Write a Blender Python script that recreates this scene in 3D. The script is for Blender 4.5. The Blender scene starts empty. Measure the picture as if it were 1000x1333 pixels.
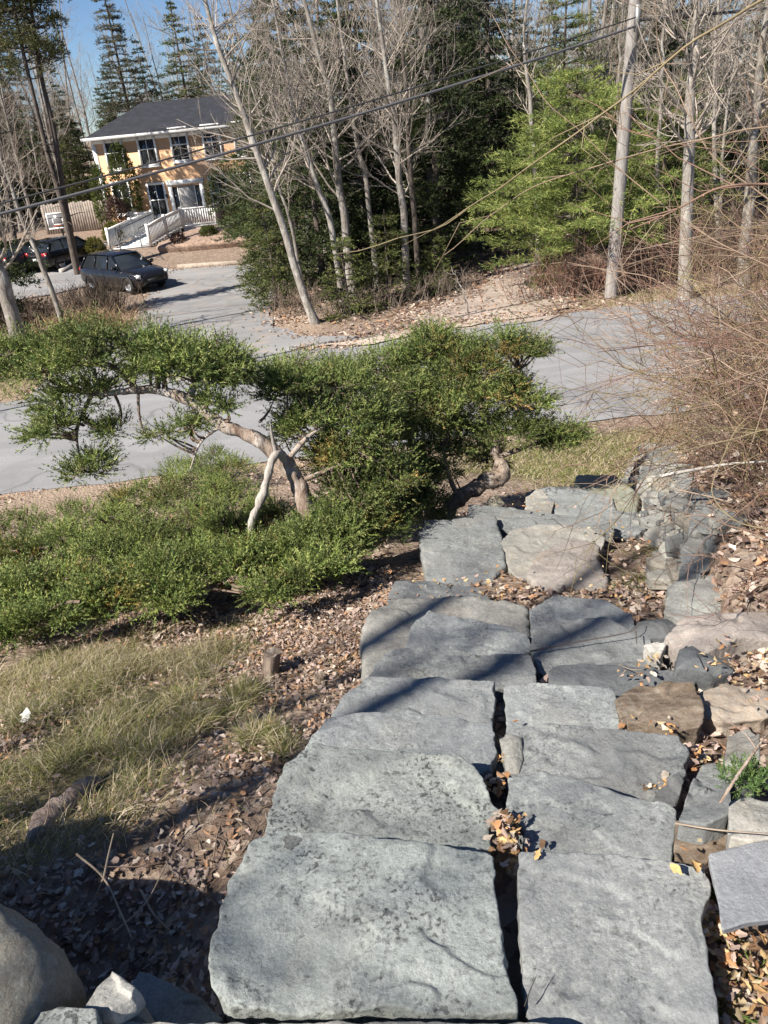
import bpy, math, random
import numpy as np
from math import radians as RAD, sin, cos, pi

random.seed(7)
RNG = np.random.default_rng(11)
SC = bpy.context.scene
COL = SC.collection

# ------------------------------------------------------------------ camera model
F = 1001.0
PITCH, ROLL, EYE = RAD(27), RAD(5.5), 1.6
_fw = np.array([0, cos(PITCH), -sin(PITCH)])
_up0 = np.array([0, sin(PITCH), cos(PITCH)])
_r0 = np.array([1.0, 0, 0])
_rt = cos(ROLL) * _r0 - sin(ROLL) * _up0
_up = sin(ROLL) * _r0 + cos(ROLL) * _up0


def ray(u, v):
    return _fw + (u - 500) / F * _rt - (v - 666.5) / F * _up


def at_z(u, v, z):
    d = ray(u, v)
    t = (z - EYE) / d[2]
    return np.array([d[0] * t, d[1] * t, z])


def at_y(u, v, y):
    d = ray(u, v)
    t = y / d[1]
    return np.array([d[0] * t, y, EYE + d[2] * t])


# ------------------------------------------------------------------ noise
def _hash(i, j, k, s):
    n = (i * 374761393 + j * 668265263 + k * 2147483647 + s * 1274126177) & 0xFFFFFFFF
    n = ((n ^ (n >> 13)) * 1274126177) & 0xFFFFFFFF
    n = n ^ (n >> 16)
    return (n & 0xFFFF) / 65535.0


def vnoise(p, s=0):
    p = np.asarray(p, float)
    f = np.floor(p)
    i = f.astype(np.int64)
    t = p - f
    t = t * t * (3 - 2 * t)
    r = 0
    for a in (0, 1):
        wa = t[..., 0] if a else 1 - t[..., 0]
        for b in (0, 1):
            wb = t[..., 1] if b else 1 - t[..., 1]
            for c in (0, 1):
                wc = t[..., 2] if c else 1 - t[..., 2]
                r = r + wa * wb * wc * _hash(i[..., 0] + a, i[..., 1] + b, i[..., 2] + c, s)
    return r * 2 - 1


def fbm(p, s=0, o=4):
    p = np.asarray(p, float)
    r, a = 0, 0.5
    for k in range(o):
        r = r + a * vnoise(p * 2 ** k + 17.3 * k, s + k)
        a *= 0.5
    return r


# ------------------------------------------------------------------ mesh buffer
class MB:
    def __init__(self):
        self.v, self.f, self.n, self.c, self.nv = [], [], [], [], 0

    def add(self, v, f, col=None):
        """v (N,3); f (M,k) int; col (3,) or (M,3)"""
        v = np.asarray(v, float).reshape(-1, 3)
        f = np.asarray(f, np.int64)
        self.v.append(v)
        self.f.append((f + self.nv).ravel())
        self.n.append(np.full(len(f), f.shape[1], np.int64))
        c = np.ones((len(f), 4))
        if col is not None:
            c[:, :3] = np.asarray(col)
        self.c.append(c)
        self.nv += len(v)
        return self

    def build(self, name, mat=None, parent=None, smooth=False, loc=None):
        me = bpy.data.meshes.new(name)
        v = np.concatenate(self.v)
        if loc is not None:
            v = v - np.asarray(loc)
        f = np.concatenate(self.f)
        n = np.concatenate(self.n)
        me.vertices.add(len(v))
        me.vertices.foreach_set('co', v.astype(np.float32).ravel())
        me.loops.add(len(f))
        me.loops.foreach_set('vertex_index', f.astype(np.int32))
        me.polygons.add(len(n))
        st = np.concatenate([[0], np.cumsum(n)[:-1]]).astype(np.int32)
        me.polygons.foreach_set('loop_start', st)
        me.update(calc_edges=True)
        if smooth:
            me.polygons.foreach_set('use_smooth', np.ones(len(n), bool))
        a = me.attributes.new('tint', 'FLOAT_COLOR', 'FACE')
        a.data.foreach_set('color', np.concatenate(self.c).astype(np.float32).ravel())
        me.validate()
        ob = bpy.data.objects.new(name, me)
        COL.objects.link(ob)
        if mat:
            me.materials.append(mat)
        if parent:
            ob.parent = parent
        if loc is not None:
            ob.location = loc
        return ob

    # ---- shapes
    def box(self, lo, hi, col=None, M=None):
        x0, y0, z0 = lo
        x1, y1, z1 = hi
        v = np.array([[x0, y0, z0], [x1, y0, z0], [x1, y1, z0], [x0, y1, z0], [x0, y0, z1], [x1, y0, z1], [x1, y1, z1], [x0, y1, z1]], float)
        if M is not None:
            v = M(v)
        return self.add(v, [[0, 3, 2, 1], [4, 5, 6, 7], [0, 1, 5, 4], [1, 2, 6, 5], [2, 3, 7, 6], [3, 0, 4, 7]], col)

    def beam(self, a, b, w, h=None, col=None):
        """rectangular bar from a to b"""
        a, b = np.asarray(a, float), np.asarray(b, float)
        h = h or w
        d = b - a
        d /= np.linalg.norm(d)
        ref = np.array([0, 0, 1.0]) if abs(d[2]) < 0.95 else np.array([1.0, 0, 0])
        s = np.cross(d, ref)
        s /= np.linalg.norm(s)
        t = np.cross(s, d)
        q = [(-1, -1), (1, -1), (1, 1), (-1, 1)]
        v = [p + s * i * w / 2 + t * j * h / 2 for p in (a, b) for i, j in q]
        return self.add(v, [[0, 1, 2, 3], [7, 6, 5, 4], [0, 4, 5, 1], [1, 5, 6, 2], [2, 6, 7, 3], [3, 7, 4, 0]], col)

    def tube(self, pts, rad, sides=6, col=None, cap=False):
        p = np.asarray(pts, float)
        r = np.broadcast_to(np.asarray(rad, float), (len(p),))
        d = np.gradient(p, axis=0)
        d /= np.linalg.norm(d, axis=1, keepdims=True) + 1e-9
        ref = np.array([0, 0, 1.0]) if abs(d[0][2]) < 0.9 else np.array([1.0, 0, 0])
        s = np.cross(d, ref)
        s /= np.linalg.norm(s, axis=1, keepdims=True) + 1e-9
        t = np.cross(d, s)
        an = np.arange(sides) * 2 * pi / sides
        v = p[:, None] + r[:, None, None] * (s[:, None] * np.cos(an)[None, :, None] + t[:, None] * np.sin(an)[None, :, None])
        i = np.arange(len(p) - 1)[:, None] * sides
        j = np.arange(sides)[None]
        k = (j + 1) % sides
        f = np.stack([i + j, i + sides + j, i + sides + k, i + k], -1).reshape(-1, 4)
        n0 = self.nv
        self.add(v.reshape(-1, 3), f, col)
        if cap:
            e = np.arange(sides)
            self.add(np.concatenate([v[0], v[-1]]), np.array([e, (e + sides)[::-1]]), col)
        return self

    def lathe(self, prof, base=(0, 0, 0), n=20, col=None, axis=2):
        pr = np.asarray(prof, float)
        an = np.arange(n) * 2 * pi / n
        v = np.zeros((len(pr), n, 3))
        a, b = [(1, 2), (2, 0), (0, 1)][axis]
        v[..., a] = pr[:, 0:1] * np.cos(an)
        v[..., b] = pr[:, 0:1] * np.sin(an)
        v[..., axis] = pr[:, 1:2]
        v = v.reshape(-1, 3) + np.asarray(base)
        i = np.arange(len(pr) - 1)[:, None] * n
        j = np.arange(n)[None]
        k = (j + 1) % n
        return self.add(v, np.stack([i + j, i + k, i + n + k, i + n + j], -1).reshape(-1, 4), col)


def thing(name, loc, label, cat, group=None):
    o = bpy.data.objects.new(name, None)
    o.empty_display_size = 0.2
    COL.objects.link(o)
    o.location = loc
    return tag(o, label, cat, group)


def tag(o, label, cat, group=None, kind=None):
    o['label'] = label
    o['category'] = cat
    if group:
        o['group'] = group
    if kind:
        o['kind'] = kind
    return o


def dup(root, loc, rz=0.0, sc=1.0, label=None, group=None):
    r = root.copy()
    COL.objects.link(r)
    r.location = loc
    r.rotation_euler = (root.rotation_euler[0], root.rotation_euler[1], rz)
    r.scale = (sc, sc, sc)
    if label:
        r['label'] = label
    if group:
        r['group'] = group
    for ch in list(root.children):
        c = ch.copy()
        COL.objects.link(c)
        c.parent = r
        for g in list(ch.children):
            d = g.copy()
            COL.objects.link(d)
            d.parent = c
    return r


# ------------------------------------------------------------------ materials
def mat(name):
    m = bpy.data.materials.new(name)
    m.use_nodes = True
    nt = m.node_tree
    b = nt.nodes['Principled BSDF']
    return m, nt, b


def N(nt, t, **kw):
    n = nt.nodes.new(t)
    for k, v in kw.items():
        if k in n.inputs.keys() if hasattr(n.inputs, 'keys') else False:
            n.inputs[k].default_value = v
        else:
            setattr(n, k, v)
    return n


def ramp(nt, src, stops):
    r = nt.nodes.new('ShaderNodeValToRGB')
    e = r.color_ramp.elements
    while len(e) > 1:
        e.remove(e[-1])
    e[0].position = stops[0][0]
    e[0].color = (*stops[0][1], 1)
    for p, c in stops[1:]:
        x = e.new(p)
        x.color = (*c, 1)
    nt.links.new(src, r.inputs[0])
    return r.outputs[0]


def mixc(nt, fac, a, b, mode='MIX'):
    m = nt.nodes.new('ShaderNodeMix')
    m.data_type = 'RGBA'
    m.blend_type = mode
    for s, val in ((m.inputs[0], fac), (m.inputs[6], a), (m.inputs[7], b)):
        if hasattr(val, 'is_linked'):
            nt.links.new(val, s)
        elif isinstance(val, (int, float)):
            s.default_value = val
        else:
            s.default_value = (*val, 1)
    return m.outputs[2]


def noise(nt, co, scale, detail=5, rough=0.6, dist=0.0):
    n = nt.nodes.new('ShaderNodeTexNoise')
    n.inputs['Scale'].default_value = scale
    n.inputs['Detail'].default_value = detail
    n.inputs['Roughness'].default_value = rough
    n.inputs['Distortion'].default_value = dist
    nt.links.new(co, n.inputs['Vector'])
    return n.outputs['Fac']


def voro(nt, co, scale, feature='F1'):
    n = nt.nodes.new('ShaderNodeTexVoronoi')
    n.feature = feature
    n.inputs['Scale'].default_value = scale
    nt.links.new(co, n.inputs['Vector'])
    return n.outputs['Distance']


def coord(nt, kind='pos', stretch=None):
    if kind == 'pos':
        o = nt.nodes.new('ShaderNodeNewGeometry').outputs['Position']
    else:
        o = nt.nodes.new('ShaderNodeTexCoord').outputs['Object']
    if stretch:
        m = nt.nodes.new('ShaderNodeMapping')
        m.inputs['Scale'].default_value = stretch
        nt.links.new(o, m.inputs['Vector'])
        o = m.outputs[0]
    return o


def bump(nt, b, h, strength=0.4, dist=0.01):
    n = nt.nodes.new('ShaderNodeBump')
    n.inputs['Strength'].default_value = strength
    n.inputs['Distance'].default_value = dist
    nt.links.new(h, n.inputs['Height'])
    nt.links.new(n.outputs[0], b.inputs['Normal'])


def addv(nt, a, b, op='ADD', k=None):
    m = nt.nodes.new('ShaderNodeMath')
    m.operation = op
    for s, v in ((m.inputs[0], a), (m.inputs[1], b)):
        if hasattr(v, 'is_linked'):
            nt.links.new(v, s)
        else:
            s.default_value = v
    return m.outputs[0]


def plain(name, col, rough=0.7, metal=0.0, var=0.15, scale=20, spec=0.5, bmp=0.0):
    m, nt, b = mat(name)
    co = coord(nt, 'obj')
    f = noise(nt, co, scale, 4)
    lo = tuple(c * (1 - var) for c in col)
    hi = tuple(min(1, c * (1 + var)) for c in col)
    nt.links.new(ramp(nt, f, [(0.3, lo), (0.7, hi)]), b.inputs['Base Color'])
    b.inputs['Roughness'].default_value = rough
    b.inputs['Metallic'].default_value = metal
    b.inputs['Specular IOR Level'].default_value = spec
    if bmp:
        bump(nt, b, f, 0.5, bmp)
    return m


def tinted(name, transl=0.0, rough=0.8, spec=0.2, var=0.0, scale=8):
    """colour comes from the per-face tint (what the leaf, blade or twig itself is coloured)"""
    m, nt, b = mat(name)
    a = nt.nodes.new('ShaderNodeAttribute')
    a.attribute_name = 'tint'
    c = a.outputs['Color']
    if var:
        f = noise(nt, coord(nt, 'obj'), scale, 3)
        c = mixc(nt, 1.0, c, ramp(nt, f, [(0.3, (1 - var,) * 3), (0.7, (1 + var * 0.4,) * 3)]), 'MULTIPLY')
    nt.links.new(c, b.inputs['Base Color'])
    b.inputs['Roughness'].default_value = rough
    b.inputs['Specular IOR Level'].default_value = spec
    if transl:
        t = nt.nodes.new('ShaderNodeBsdfTranslucent')
        nt.links.new(c, t.inputs['Color'])
        x = nt.nodes.new('ShaderNodeMixShader')
        x.inputs[0].default_value = transl
        nt.links.new(b.outputs[0], x.inputs[1])
        nt.links.new(t.outputs[0], x.inputs[2])
        nt.links.new(x.outputs[0], nt.nodes['Material Output'].inputs['Surface'])
    return m


def stone_mat(name, lo, hi, speck=0.5, speckcol=(0.055, 0.06, 0.06), lichen=0.3, lichcol=(0.42, 0.46, 0.42), strat=None, rough=0.85):
    m, nt, b = mat(name)
    co = coord(nt)
    c = ramp(nt, noise(nt, co, 2.6, 8, 0.68, 0.4), [(0.3, lo), (0.7, hi)])
    # brown weather stain in broad patches
    n4 = noise(nt, co, 1.9, 5, 0.65, 0.6)
    c = mixc(nt, ramp(nt, n4, [(0.52, (0, 0, 0)), (0.75, (0.4, 0.4, 0.4))]), c, tuple(x * y for x, y in zip(hi, (0.95, 0.8, 0.64))))
    # pale crustose lichen, small ragged flecks gathered in patches
    n2 = noise(nt, co, 46, 6, 0.75, 0.5)
    lp = ramp(nt, noise(nt, co, 4.1, 4, 0.6), [(0.38, (0.15,) * 3), (0.62, (1, 1, 1))])
    lm = mixc(nt, 1.0, ramp(nt, n2, [(0.47, (0, 0, 0)), (0.62, (lichen,) * 3)]), lp, 'MULTIPLY')
    c = mixc(nt, lm, c, lichcol)
    # mineral grain
    n5 = noise(nt, co, 190, 3, 0.75)
    c = mixc(nt, 1.0, c, ramp(nt, n5, [(0.3, (0.72, 0.72, 0.72)), (0.62, (1.12, 1.12, 1.12))]), 'MULTIPLY')
    # dark lichen specks of mixed size, gathered in drifts
    drift = ramp(nt, noise(nt, co, 4.3, 6, 0.7), [(0.40, (0.12 * speck,) * 3), (0.62, (speck,) * 3)])
    s1 = ramp(nt, noise(nt, co, 95, 3, 0.6), [(0.55, (0, 0, 0)), (0.61, (1, 1, 1))])
    s2 = ramp(nt, noise(nt, co, 44, 3, 0.55, 0.3), [(0.59, (0, 0, 0)), (0.64, (0.9, 0.9, 0.9))])
    s3 = ramp(nt, noise(nt, co, 24, 5, 0.7, 0.6), [(0.56, (0, 0, 0)), (0.70, (0.55, 0.55, 0.55))])
    c = mixc(nt, mixc(nt, 1.0, mixc(nt, 1.0, mixc(nt, 1.0, s1, s2, 'ADD'), s3, 'ADD'), drift, 'MULTIPLY'), c, speckcol)
    if strat:
        cs = coord(nt, 'pos', strat)
        ns = noise(nt, cs, 9, 6, 0.7, 0.8)
        c = mixc(nt, 1.0, c, ramp(nt, ns, [(0.35, (0.5, 0.47, 0.43)), (0.6, (1.05, 1.05, 1.05))]), 'MULTIPLY')
    a = nt.nodes.new('ShaderNodeAttribute')
    a.attribute_name = 'tint'
    c = mixc(nt, 1.0, c, a.outputs['Color'], 'MULTIPLY')
    nt.links.new(c, b.inputs['Base Color'])
    b.inputs['Roughness'].default_value = rough
    b.inputs['Specular IOR Level'].default_value = 0.35
    h = addv(nt, addv(nt, noise(nt, co, 60, 8, 0.75), 0.7, 'MULTIPLY'), addv(nt, noise(nt, co, 8, 5, 0.65), 2.0, 'MULTIPLY'))
    bump(nt, b, h, 0.5, 0.02)
    return m


M_SLATE = stone_mat('blue grey stone', (0.155, 0.167, 0.174), (0.236, 0.252, 0.258), 0.6, lichen=0.4)
M_SLATE_L = stone_mat('pale lichen stone', (0.192, 0.214, 0.208), (0.282, 0.310, 0.300), 1.0, lichen=0.5, lichcol=(0.42, 0.46, 0.445))
M_GREY = stone_mat('warm grey stone', (0.165, 0.165, 0.155), (0.29, 0.285, 0.265), 0.3, lichen=0.4)
M_PINK = stone_mat('pinkish stone', (0.20, 0.175, 0.16), (0.33, 0.295, 0.27), 0.3, lichen=0.3)
M_BROWN = stone_mat('brown layered stone', (0.12, 0.088, 0.062), (0.25, 0.20, 0.155), 0.2, lichen=0.25, strat=(1.0, 3.2, 5.0))
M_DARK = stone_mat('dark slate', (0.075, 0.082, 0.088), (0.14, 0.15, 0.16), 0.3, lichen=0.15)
M_BLUE = stone_mat('smooth blue slate', (0.185, 0.195, 0.212), (0.255, 0.266, 0.285), 0.3, lichen=0.15)
M_TAN = stone_mat('tan boulder stone', (0.155, 0.14, 0.108), (0.27, 0.248, 0.20), 0.25, lichen=0.35)
M_WHITE = stone_mat('pale quartz stone', (0.33, 0.325, 0.30), (0.5, 0.49, 0.46), 0.25, lichen=0.2)
M_WALL = stone_mat('pale wall slate', (0.20, 0.20, 0.19), (0.37, 0.365, 0.34), 0.4, lichen=0.45)

M_LEAF = tinted('dead leaf', 0.25, 0.75, 0.25, 0.3, 60)
M_GRASS = tinted('grass blade', 0.42, 0.7, 0.2)
M_JUN = tinted('juniper spray', 0.22, 0.62, 0.35)
M_NEEDLE = tinted('conifer needles', 0.3, 0.65, 0.3)
M_TWIG = tinted('twigs', 0, 0.8, 0.25, 0.3, 9)
M_BUD = plain('red bud', (0.26, 0.09, 0.065), 0.5)
M_WHITEPAINT = plain('white paint', (0.78, 0.78, 0.76), 0.5, var=0.05, scale=3)
M_RAIL = plain('dark handrail', (0.05, 0.05, 0.055), 0.5)


def bark_mat(name, lo, hi, blotch=None, rough=0.9):
    m, nt, b = mat(name)
    co = coord(nt, 'obj', (1, 1, 0.22))
    c = ramp(nt, noise(nt, co, 16, 6, 0.7, 0.5), [(0.34, lo), (0.66, hi)])
    if blotch:
        n2 = noise(nt, coord(nt, 'obj', (1, 1, 0.6)), 5, 5, 0.7)
        c = mixc(nt, ramp(nt, n2, [(0.5, (0, 0, 0)), (0.62, (0.85,) * 3)]), c, blotch)
    nt.links.new(c, b.inputs['Base Color'])
    b.inputs['Roughness'].default_value = rough
    b.inputs['Specular IOR Level'].default_value = 0.2
    bump(nt, b, noise(nt, co, 22, 5, 0.7), 0.7, 0.03)
    return m


M_BARK = bark_mat('grey bark', (0.11, 0.095, 0.08), (0.27, 0.245, 0.215), (0.34, 0.33, 0.30))
M_BARK_P = bark_mat('pale smooth bark', (0.16, 0.14, 0.12), (0.33, 0.305, 0.27), (0.42, 0.40, 0.36))
M_BARK_D = bark_mat('dark conifer bark', (0.05, 0.04, 0.033), (0.15, 0.125, 0.105))
M_DEADWOOD = bark_mat('bleached dead wood', (0.13, 0.085, 0.06), (0.36, 0.29, 0.235), (0.50, 0.46, 0.41))
M_JUNBARK = bark_mat('juniper bark', (0.10, 0.07, 0.05), (0.32, 0.26, 0.21), (0.42, 0.37, 0.32))
M_POLE = bark_mat('weathered pole wood', (0.18, 0.165, 0.15), (0.33, 0.31, 0.29))

# ------------------------------------------------------------------ terrain
_PY = [-6, -1, 0, 1.0, 1.6, 2, 3, 4, 5, 6, 7, 8.5, 10, 10.7, 11.4, 400]
_PZ = [0.35, 0.02, -0.06, -0.14, -0.3, -0.45, -0.85, -1.15, -1.45, -1.8, -2.15, -2.65, -3.0, -3.09, -3.12, -3.12]


def sstep(a, b, x):
    t = np.clip((x - a) / (b - a), 0, 1)
    return t * t * (3 - 2 * t)


def wall_x(y):
    return 1.52 + (y - 3.5) * 0.30


def terrain(x, y):
    x = np.asarray(x, float)
    y = np.asarray(y, float)
    z = np.interp(y, _PY, _PZ)
    # bank held up by the dry stone wall on the right of the steps
    h = 0.55 * sstep(2.2, 3.6, y) * (1 - sstep(7.2, 10.2, y))
    d = x - wall_x(np.clip(y, 2.2, 10))
    z = z + h * sstep(0.02, 0.28, d) + 0.22 * np.clip(d - 0.3, 0, 4) * sstep(1.6, 3.5, y) * (1 - sstep(8.2, 10.6, y))
    # left of the steps the bank falls a little away
    z = z - 0.05 * np.clip(-0.6 - x, 0, 4) * (1 - sstep(6, 10, y))
    p = np.stack([x, y, np.zeros_like(x)], -1)
    near = 1 - sstep(9.5, 10.8, y)
    z = z + near * (0.05 * vnoise(p * 1.7, 3) + 0.025 * vnoise(p * 5.1, 4))
    # beyond the road: slight rise into the woods, raised beds by the house
    z = z - 0.2 * np.exp(-((x + 0.86) / 0.26) ** 2 - ((y - 1.25) / 0.3) ** 2)  # hollow added left of the steps, shaped to deepen the shade there
    far = sstep(21, 30, y)
    z = z + far * (0.25 * vnoise(p * 0.16, 5)) * sstep(0, 4, x + 0 * y)
    left = sstep(1.5, -2.5, x)
    z = z - 0.9 * sstep(20.5, 32, y) * left + 0.75 * sstep(39.5, 47, y) * left
    z = z + 5.5 * sstep(56, 130, y)
    return z


def tz(x, y):
    return float(terrain(np.array([x]), np.array([y]))[0])


def on_ground(u, v):
    d = ray(u, v)
    t = np.arange(0.5, 120, 0.01)
    z = EYE + d[2] * t
    k = np.argmax(z < terrain(d[0] * t, d[1] * t))
    return np.array([d[0] * t[k], d[1] * t[k], z[k]])


def project(p):
    q = p - np.array([0, 0, EYE])
    dd = q @ _fw
    return 500 + F * (q @ _rt) / dd, 666.5 - F * (q @ _up) / dd, dd


# road edges in plan (near, far)
ROAD_Z = -3.10
near_e = [(-90, 3.0), (-40, 7.6), (-20, 9.6), (-6, 11.11), (-3.5, 11.2), (0, 11.5), (2.9, 11.8), (4.3, 11.8), (8, 11.7), (14, 11.2), (30, 9.0), (90, -4)]
far_e = [(-90, 8.5), (-40, 13.2), (-20, 14.9), (-8, 16.1), (-4.0, 16.7), (-0.7, 17.6), (1.5, 18.6), (4.3, 19.0), (7.8, 19.5), (14, 19.0), (30, 16.6), (90, 3)]
drv_old = [(-7.9, 15.6), (-7.3, 18.6), (-6.75, 21.8), (-7.2, 26), (-8.2, 31.5), (-12, 31.5), (-20, 30.5), (-20, 38), (-12, 37.5), (-9, 35.6), (-3.2, 35.0), (-2.6, 31), (-2.7, 26), (-2.9, 23.0), (-2.4, 20.6), (-1.3, 19.2), (1.3, 18.95), (3.4, 19.4), (4.4, 18.8), (0.5, 17.2)]
path = [(0.6, 18.6), (4.6, 18.8), (5.3, 20.2), (5.3, 22.4), (6.2, 25.5), (7.6, 30), (11, 38), (9.3, 38), (6.2, 30), (4.5, 26), (3.1, 23), (1.2, 20.3)]


def gpx(*uv):
    return [tuple(on_ground(u, v)[:2]) for u, v in uv]


drv = [(-7.6, 15.7)] + gpx((168, 432), (176, 412), (192, 385), (214, 352), (160, 358), (120, 372), (60, 386), (-60, 402), (-60, 352), (20, 352), (60, 358), (84, 350), (112, 340), (150, 338), (228, 352), (345, 343), (372, 372), (372, 392), (350, 408), (352, 424), (400, 440), (470, 440), (560, 424)) + [(3.4, 19.3), (4.2, 18.8), (0.5, 17.2)]


def dens(pts, step):
    out = []
    for a, b in zip(pts, pts[1:]):
        a, b = np.array(a, float), np.array(b, float)
        n = max(1, int(np.linalg.norm(b - a) / step))
        out += [a + (b - a) * i / n for i in range(n)]
    return np.array(out + [np.array(pts[-1], float)])


def in_poly(x, y, poly):
    p = np.asarray(poly, float)
    r = np.zeros(np.shape(x), bool)
    j = len(p) - 1
    for i in range(len(p)):
        c = ((p[i, 1] > y) != (p[j, 1] > y)) & (x < (p[j, 0] - p[i, 0]) * (y - p[i, 1]) / (p[j, 1] - p[i, 1] + 1e-12) + p[i, 0])
        r ^= c
        j = i
    return r


def seg(a, b, n):
    return np.linspace(a, b, n, endpoint=False)


xs = np.concatenate([-np.geomspace(130, 9, 40)[:-1], seg(-9, -4, 60), seg(-4, 5, 190), seg(5, 9, 50), np.geomspace(9, 130, 40)])
ys = np.concatenate([seg(-12, 0.2, 20), seg(0.2, 7, 150), seg(7, 13, 70), seg(13, 40, 110), np.geomspace(40, 170, 36)])
X, Y = np.meshgrid(xs, ys)
Z = terrain(X, Y)
P = np.stack([X, Y, Z], -1).reshape(-1, 3)
nx = len(xs)
i = np.arange(len(ys) - 1)[:, None] * nx + np.arange(nx - 1)[None]
GF = np.stack([i, i + 1, i + 1 + nx, i + nx], -1).reshape(-1, 4)
# cover masks: R grass, G sand and gravel, B moss / green lawn
cx, cy = P[GF].mean(1)[:, 0], P[GF].mean(1)[:, 1]
cn = fbm(np.stack([cx * 1.3, cy * 1.3, cx * 0], -1), 9)
tz_n = (cy < 10.9)


def grass_amount(x, y):
    n = fbm(np.stack([x * 1.5, y * 1.5, x * 0], -1), 9)
    g = sstep(-0.75, -1.15, x + 0.2 * n) * sstep(1.55, 1.95, y + 0.12 * x * 0 + 0.25 * n) * (1 - sstep(3.75, 4.3, y + 0.4 * n))
    g = g * sstep(-0.3, 0.1, n + 0.2)
    g2 = sstep(1.6, 2.4, x + 0.5 * n) * sstep(6.6, 7.6, y) * (1 - sstep(10.6, 11.3, y)) * (1 - sstep(-0.1, 0.5, x - wall_x(np.clip(y, 2, 9.2)))) * 0.9
    g2 = np.maximum(g2, sstep(0.8, 1.6, x) * sstep(9.3, 10.0, y) * (1 - sstep(11.0, 11.4, y)))
    g3 = sstep(3.2, 4.8, x) * sstep(19.0, 19.6, y) * (1 - sstep(20.4, 21.3, y + n)) * 0.8
    g4 = sstep(-7.2, -8.0, x) * sstep(15.7, 16.2, y) * (1 - sstep(18.0, 20.2, y + 2 * n)) * 0.9
    return np.clip(np.maximum.reduce([g, g2, g3, g4]), 0, 1)


def sand_amount(x, y):
    ye = np.interp(x, [p[0] for p in near_e], [p[1] for p in near_e])
    d = ye - y
    s = sstep(1.9, 0.2, d + 0.6 * fbm(np.stack([x, y, x * 0], -1), 3)) * (d > -1.5) * sstep(4.0, 1.2, x)
    yf = np.interp(x, [p[0] for p in far_e], [p[1] for p in far_e])
    s2 = sstep(1.3, 0.1, y - yf + 0.5 * fbm(np.stack([x * 1.2, y * 1.2, x * 0], -1), 4)) * (y > yf - 1)
    s3 = sstep(-4.5, -3.0, x) * (1 - sstep(-1.5, -0.9, x)) * sstep(18, 20, y) * (1 - sstep(27, 30, y)) * 0.8
    return np.clip(np.maximum.reduce([s, s2, s3]), 0, 1)


G = MB()
G.add(P, GF, np.stack([grass_amount(cx, cy), sand_amount(cx, cy), 0.5 + 0 * cx], -1))
m, nt, b = mat('forest floor')
co = coord(nt)
at = N(nt, 'ShaderNodeAttribute', attribute_name='tint')
sp = nt.nodes.new('ShaderNodeSeparateColor')
nt.links.new(at.outputs['Color'], sp.inputs[0])
vc = nt.nodes.new('ShaderNodeTexVoronoi')
vc.inputs['Scale'].default_value = 22
nt.links.new(co, vc.inputs['Vector'])
sv = nt.nodes.new('ShaderNodeSeparateColor')
nt.links.new(vc.outputs['Color'], sv.inputs[0])
leaf = ramp(nt, sv.outputs[0], [(0.0, (0.09, 0.062, 0.045)), (0.3, (0.20, 0.14, 0.10)), (0.6, (0.31, 0.23, 0.17)), (0.85, (0.40, 0.33, 0.265)), (1, (0.15, 0.10, 0.07))])
soil = ramp(nt, noise(nt, co, 3.0, 6, 0.7), [(0.35, (0.14, 0.105, 0.082)), (0.7, (0.33, 0.265, 0.215))])
c = mixc(nt, 0.6, soil, leaf)
gr = ramp(nt, noise(nt, co, 14, 6, 0.7), [(0.3, (0.13, 0.105, 0.06)), (0.55, (0.25, 0.21, 0.12)), (0.75, (0.38, 0.32, 0.21))])
c = mixc(nt, sp.outputs[0], c, gr)
sd = ramp(nt, noise(nt, co, 30, 6, 0.75), [(0.3, (0.19, 0.135, 0.095)), (0.6, (0.40, 0.31, 0.235)), (0.8, (0.47, 0.42, 0.37))])
c = mixc(nt, sp.outputs[1], c, sd)
nt.links.new(c, b.inputs['Base Color'])
b.inputs['Roughness'].default_value = 0.95
b.inputs['Specular IOR Level'].default_value = 0.1
bump(nt, b, addv(nt, vc.outputs['Distance'], noise(nt, co, 40, 5, 0.7)), 0.8, 0.03)
ground = G.build('ground', m, smooth=True)
ground['kind'] = 'structure'


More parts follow.
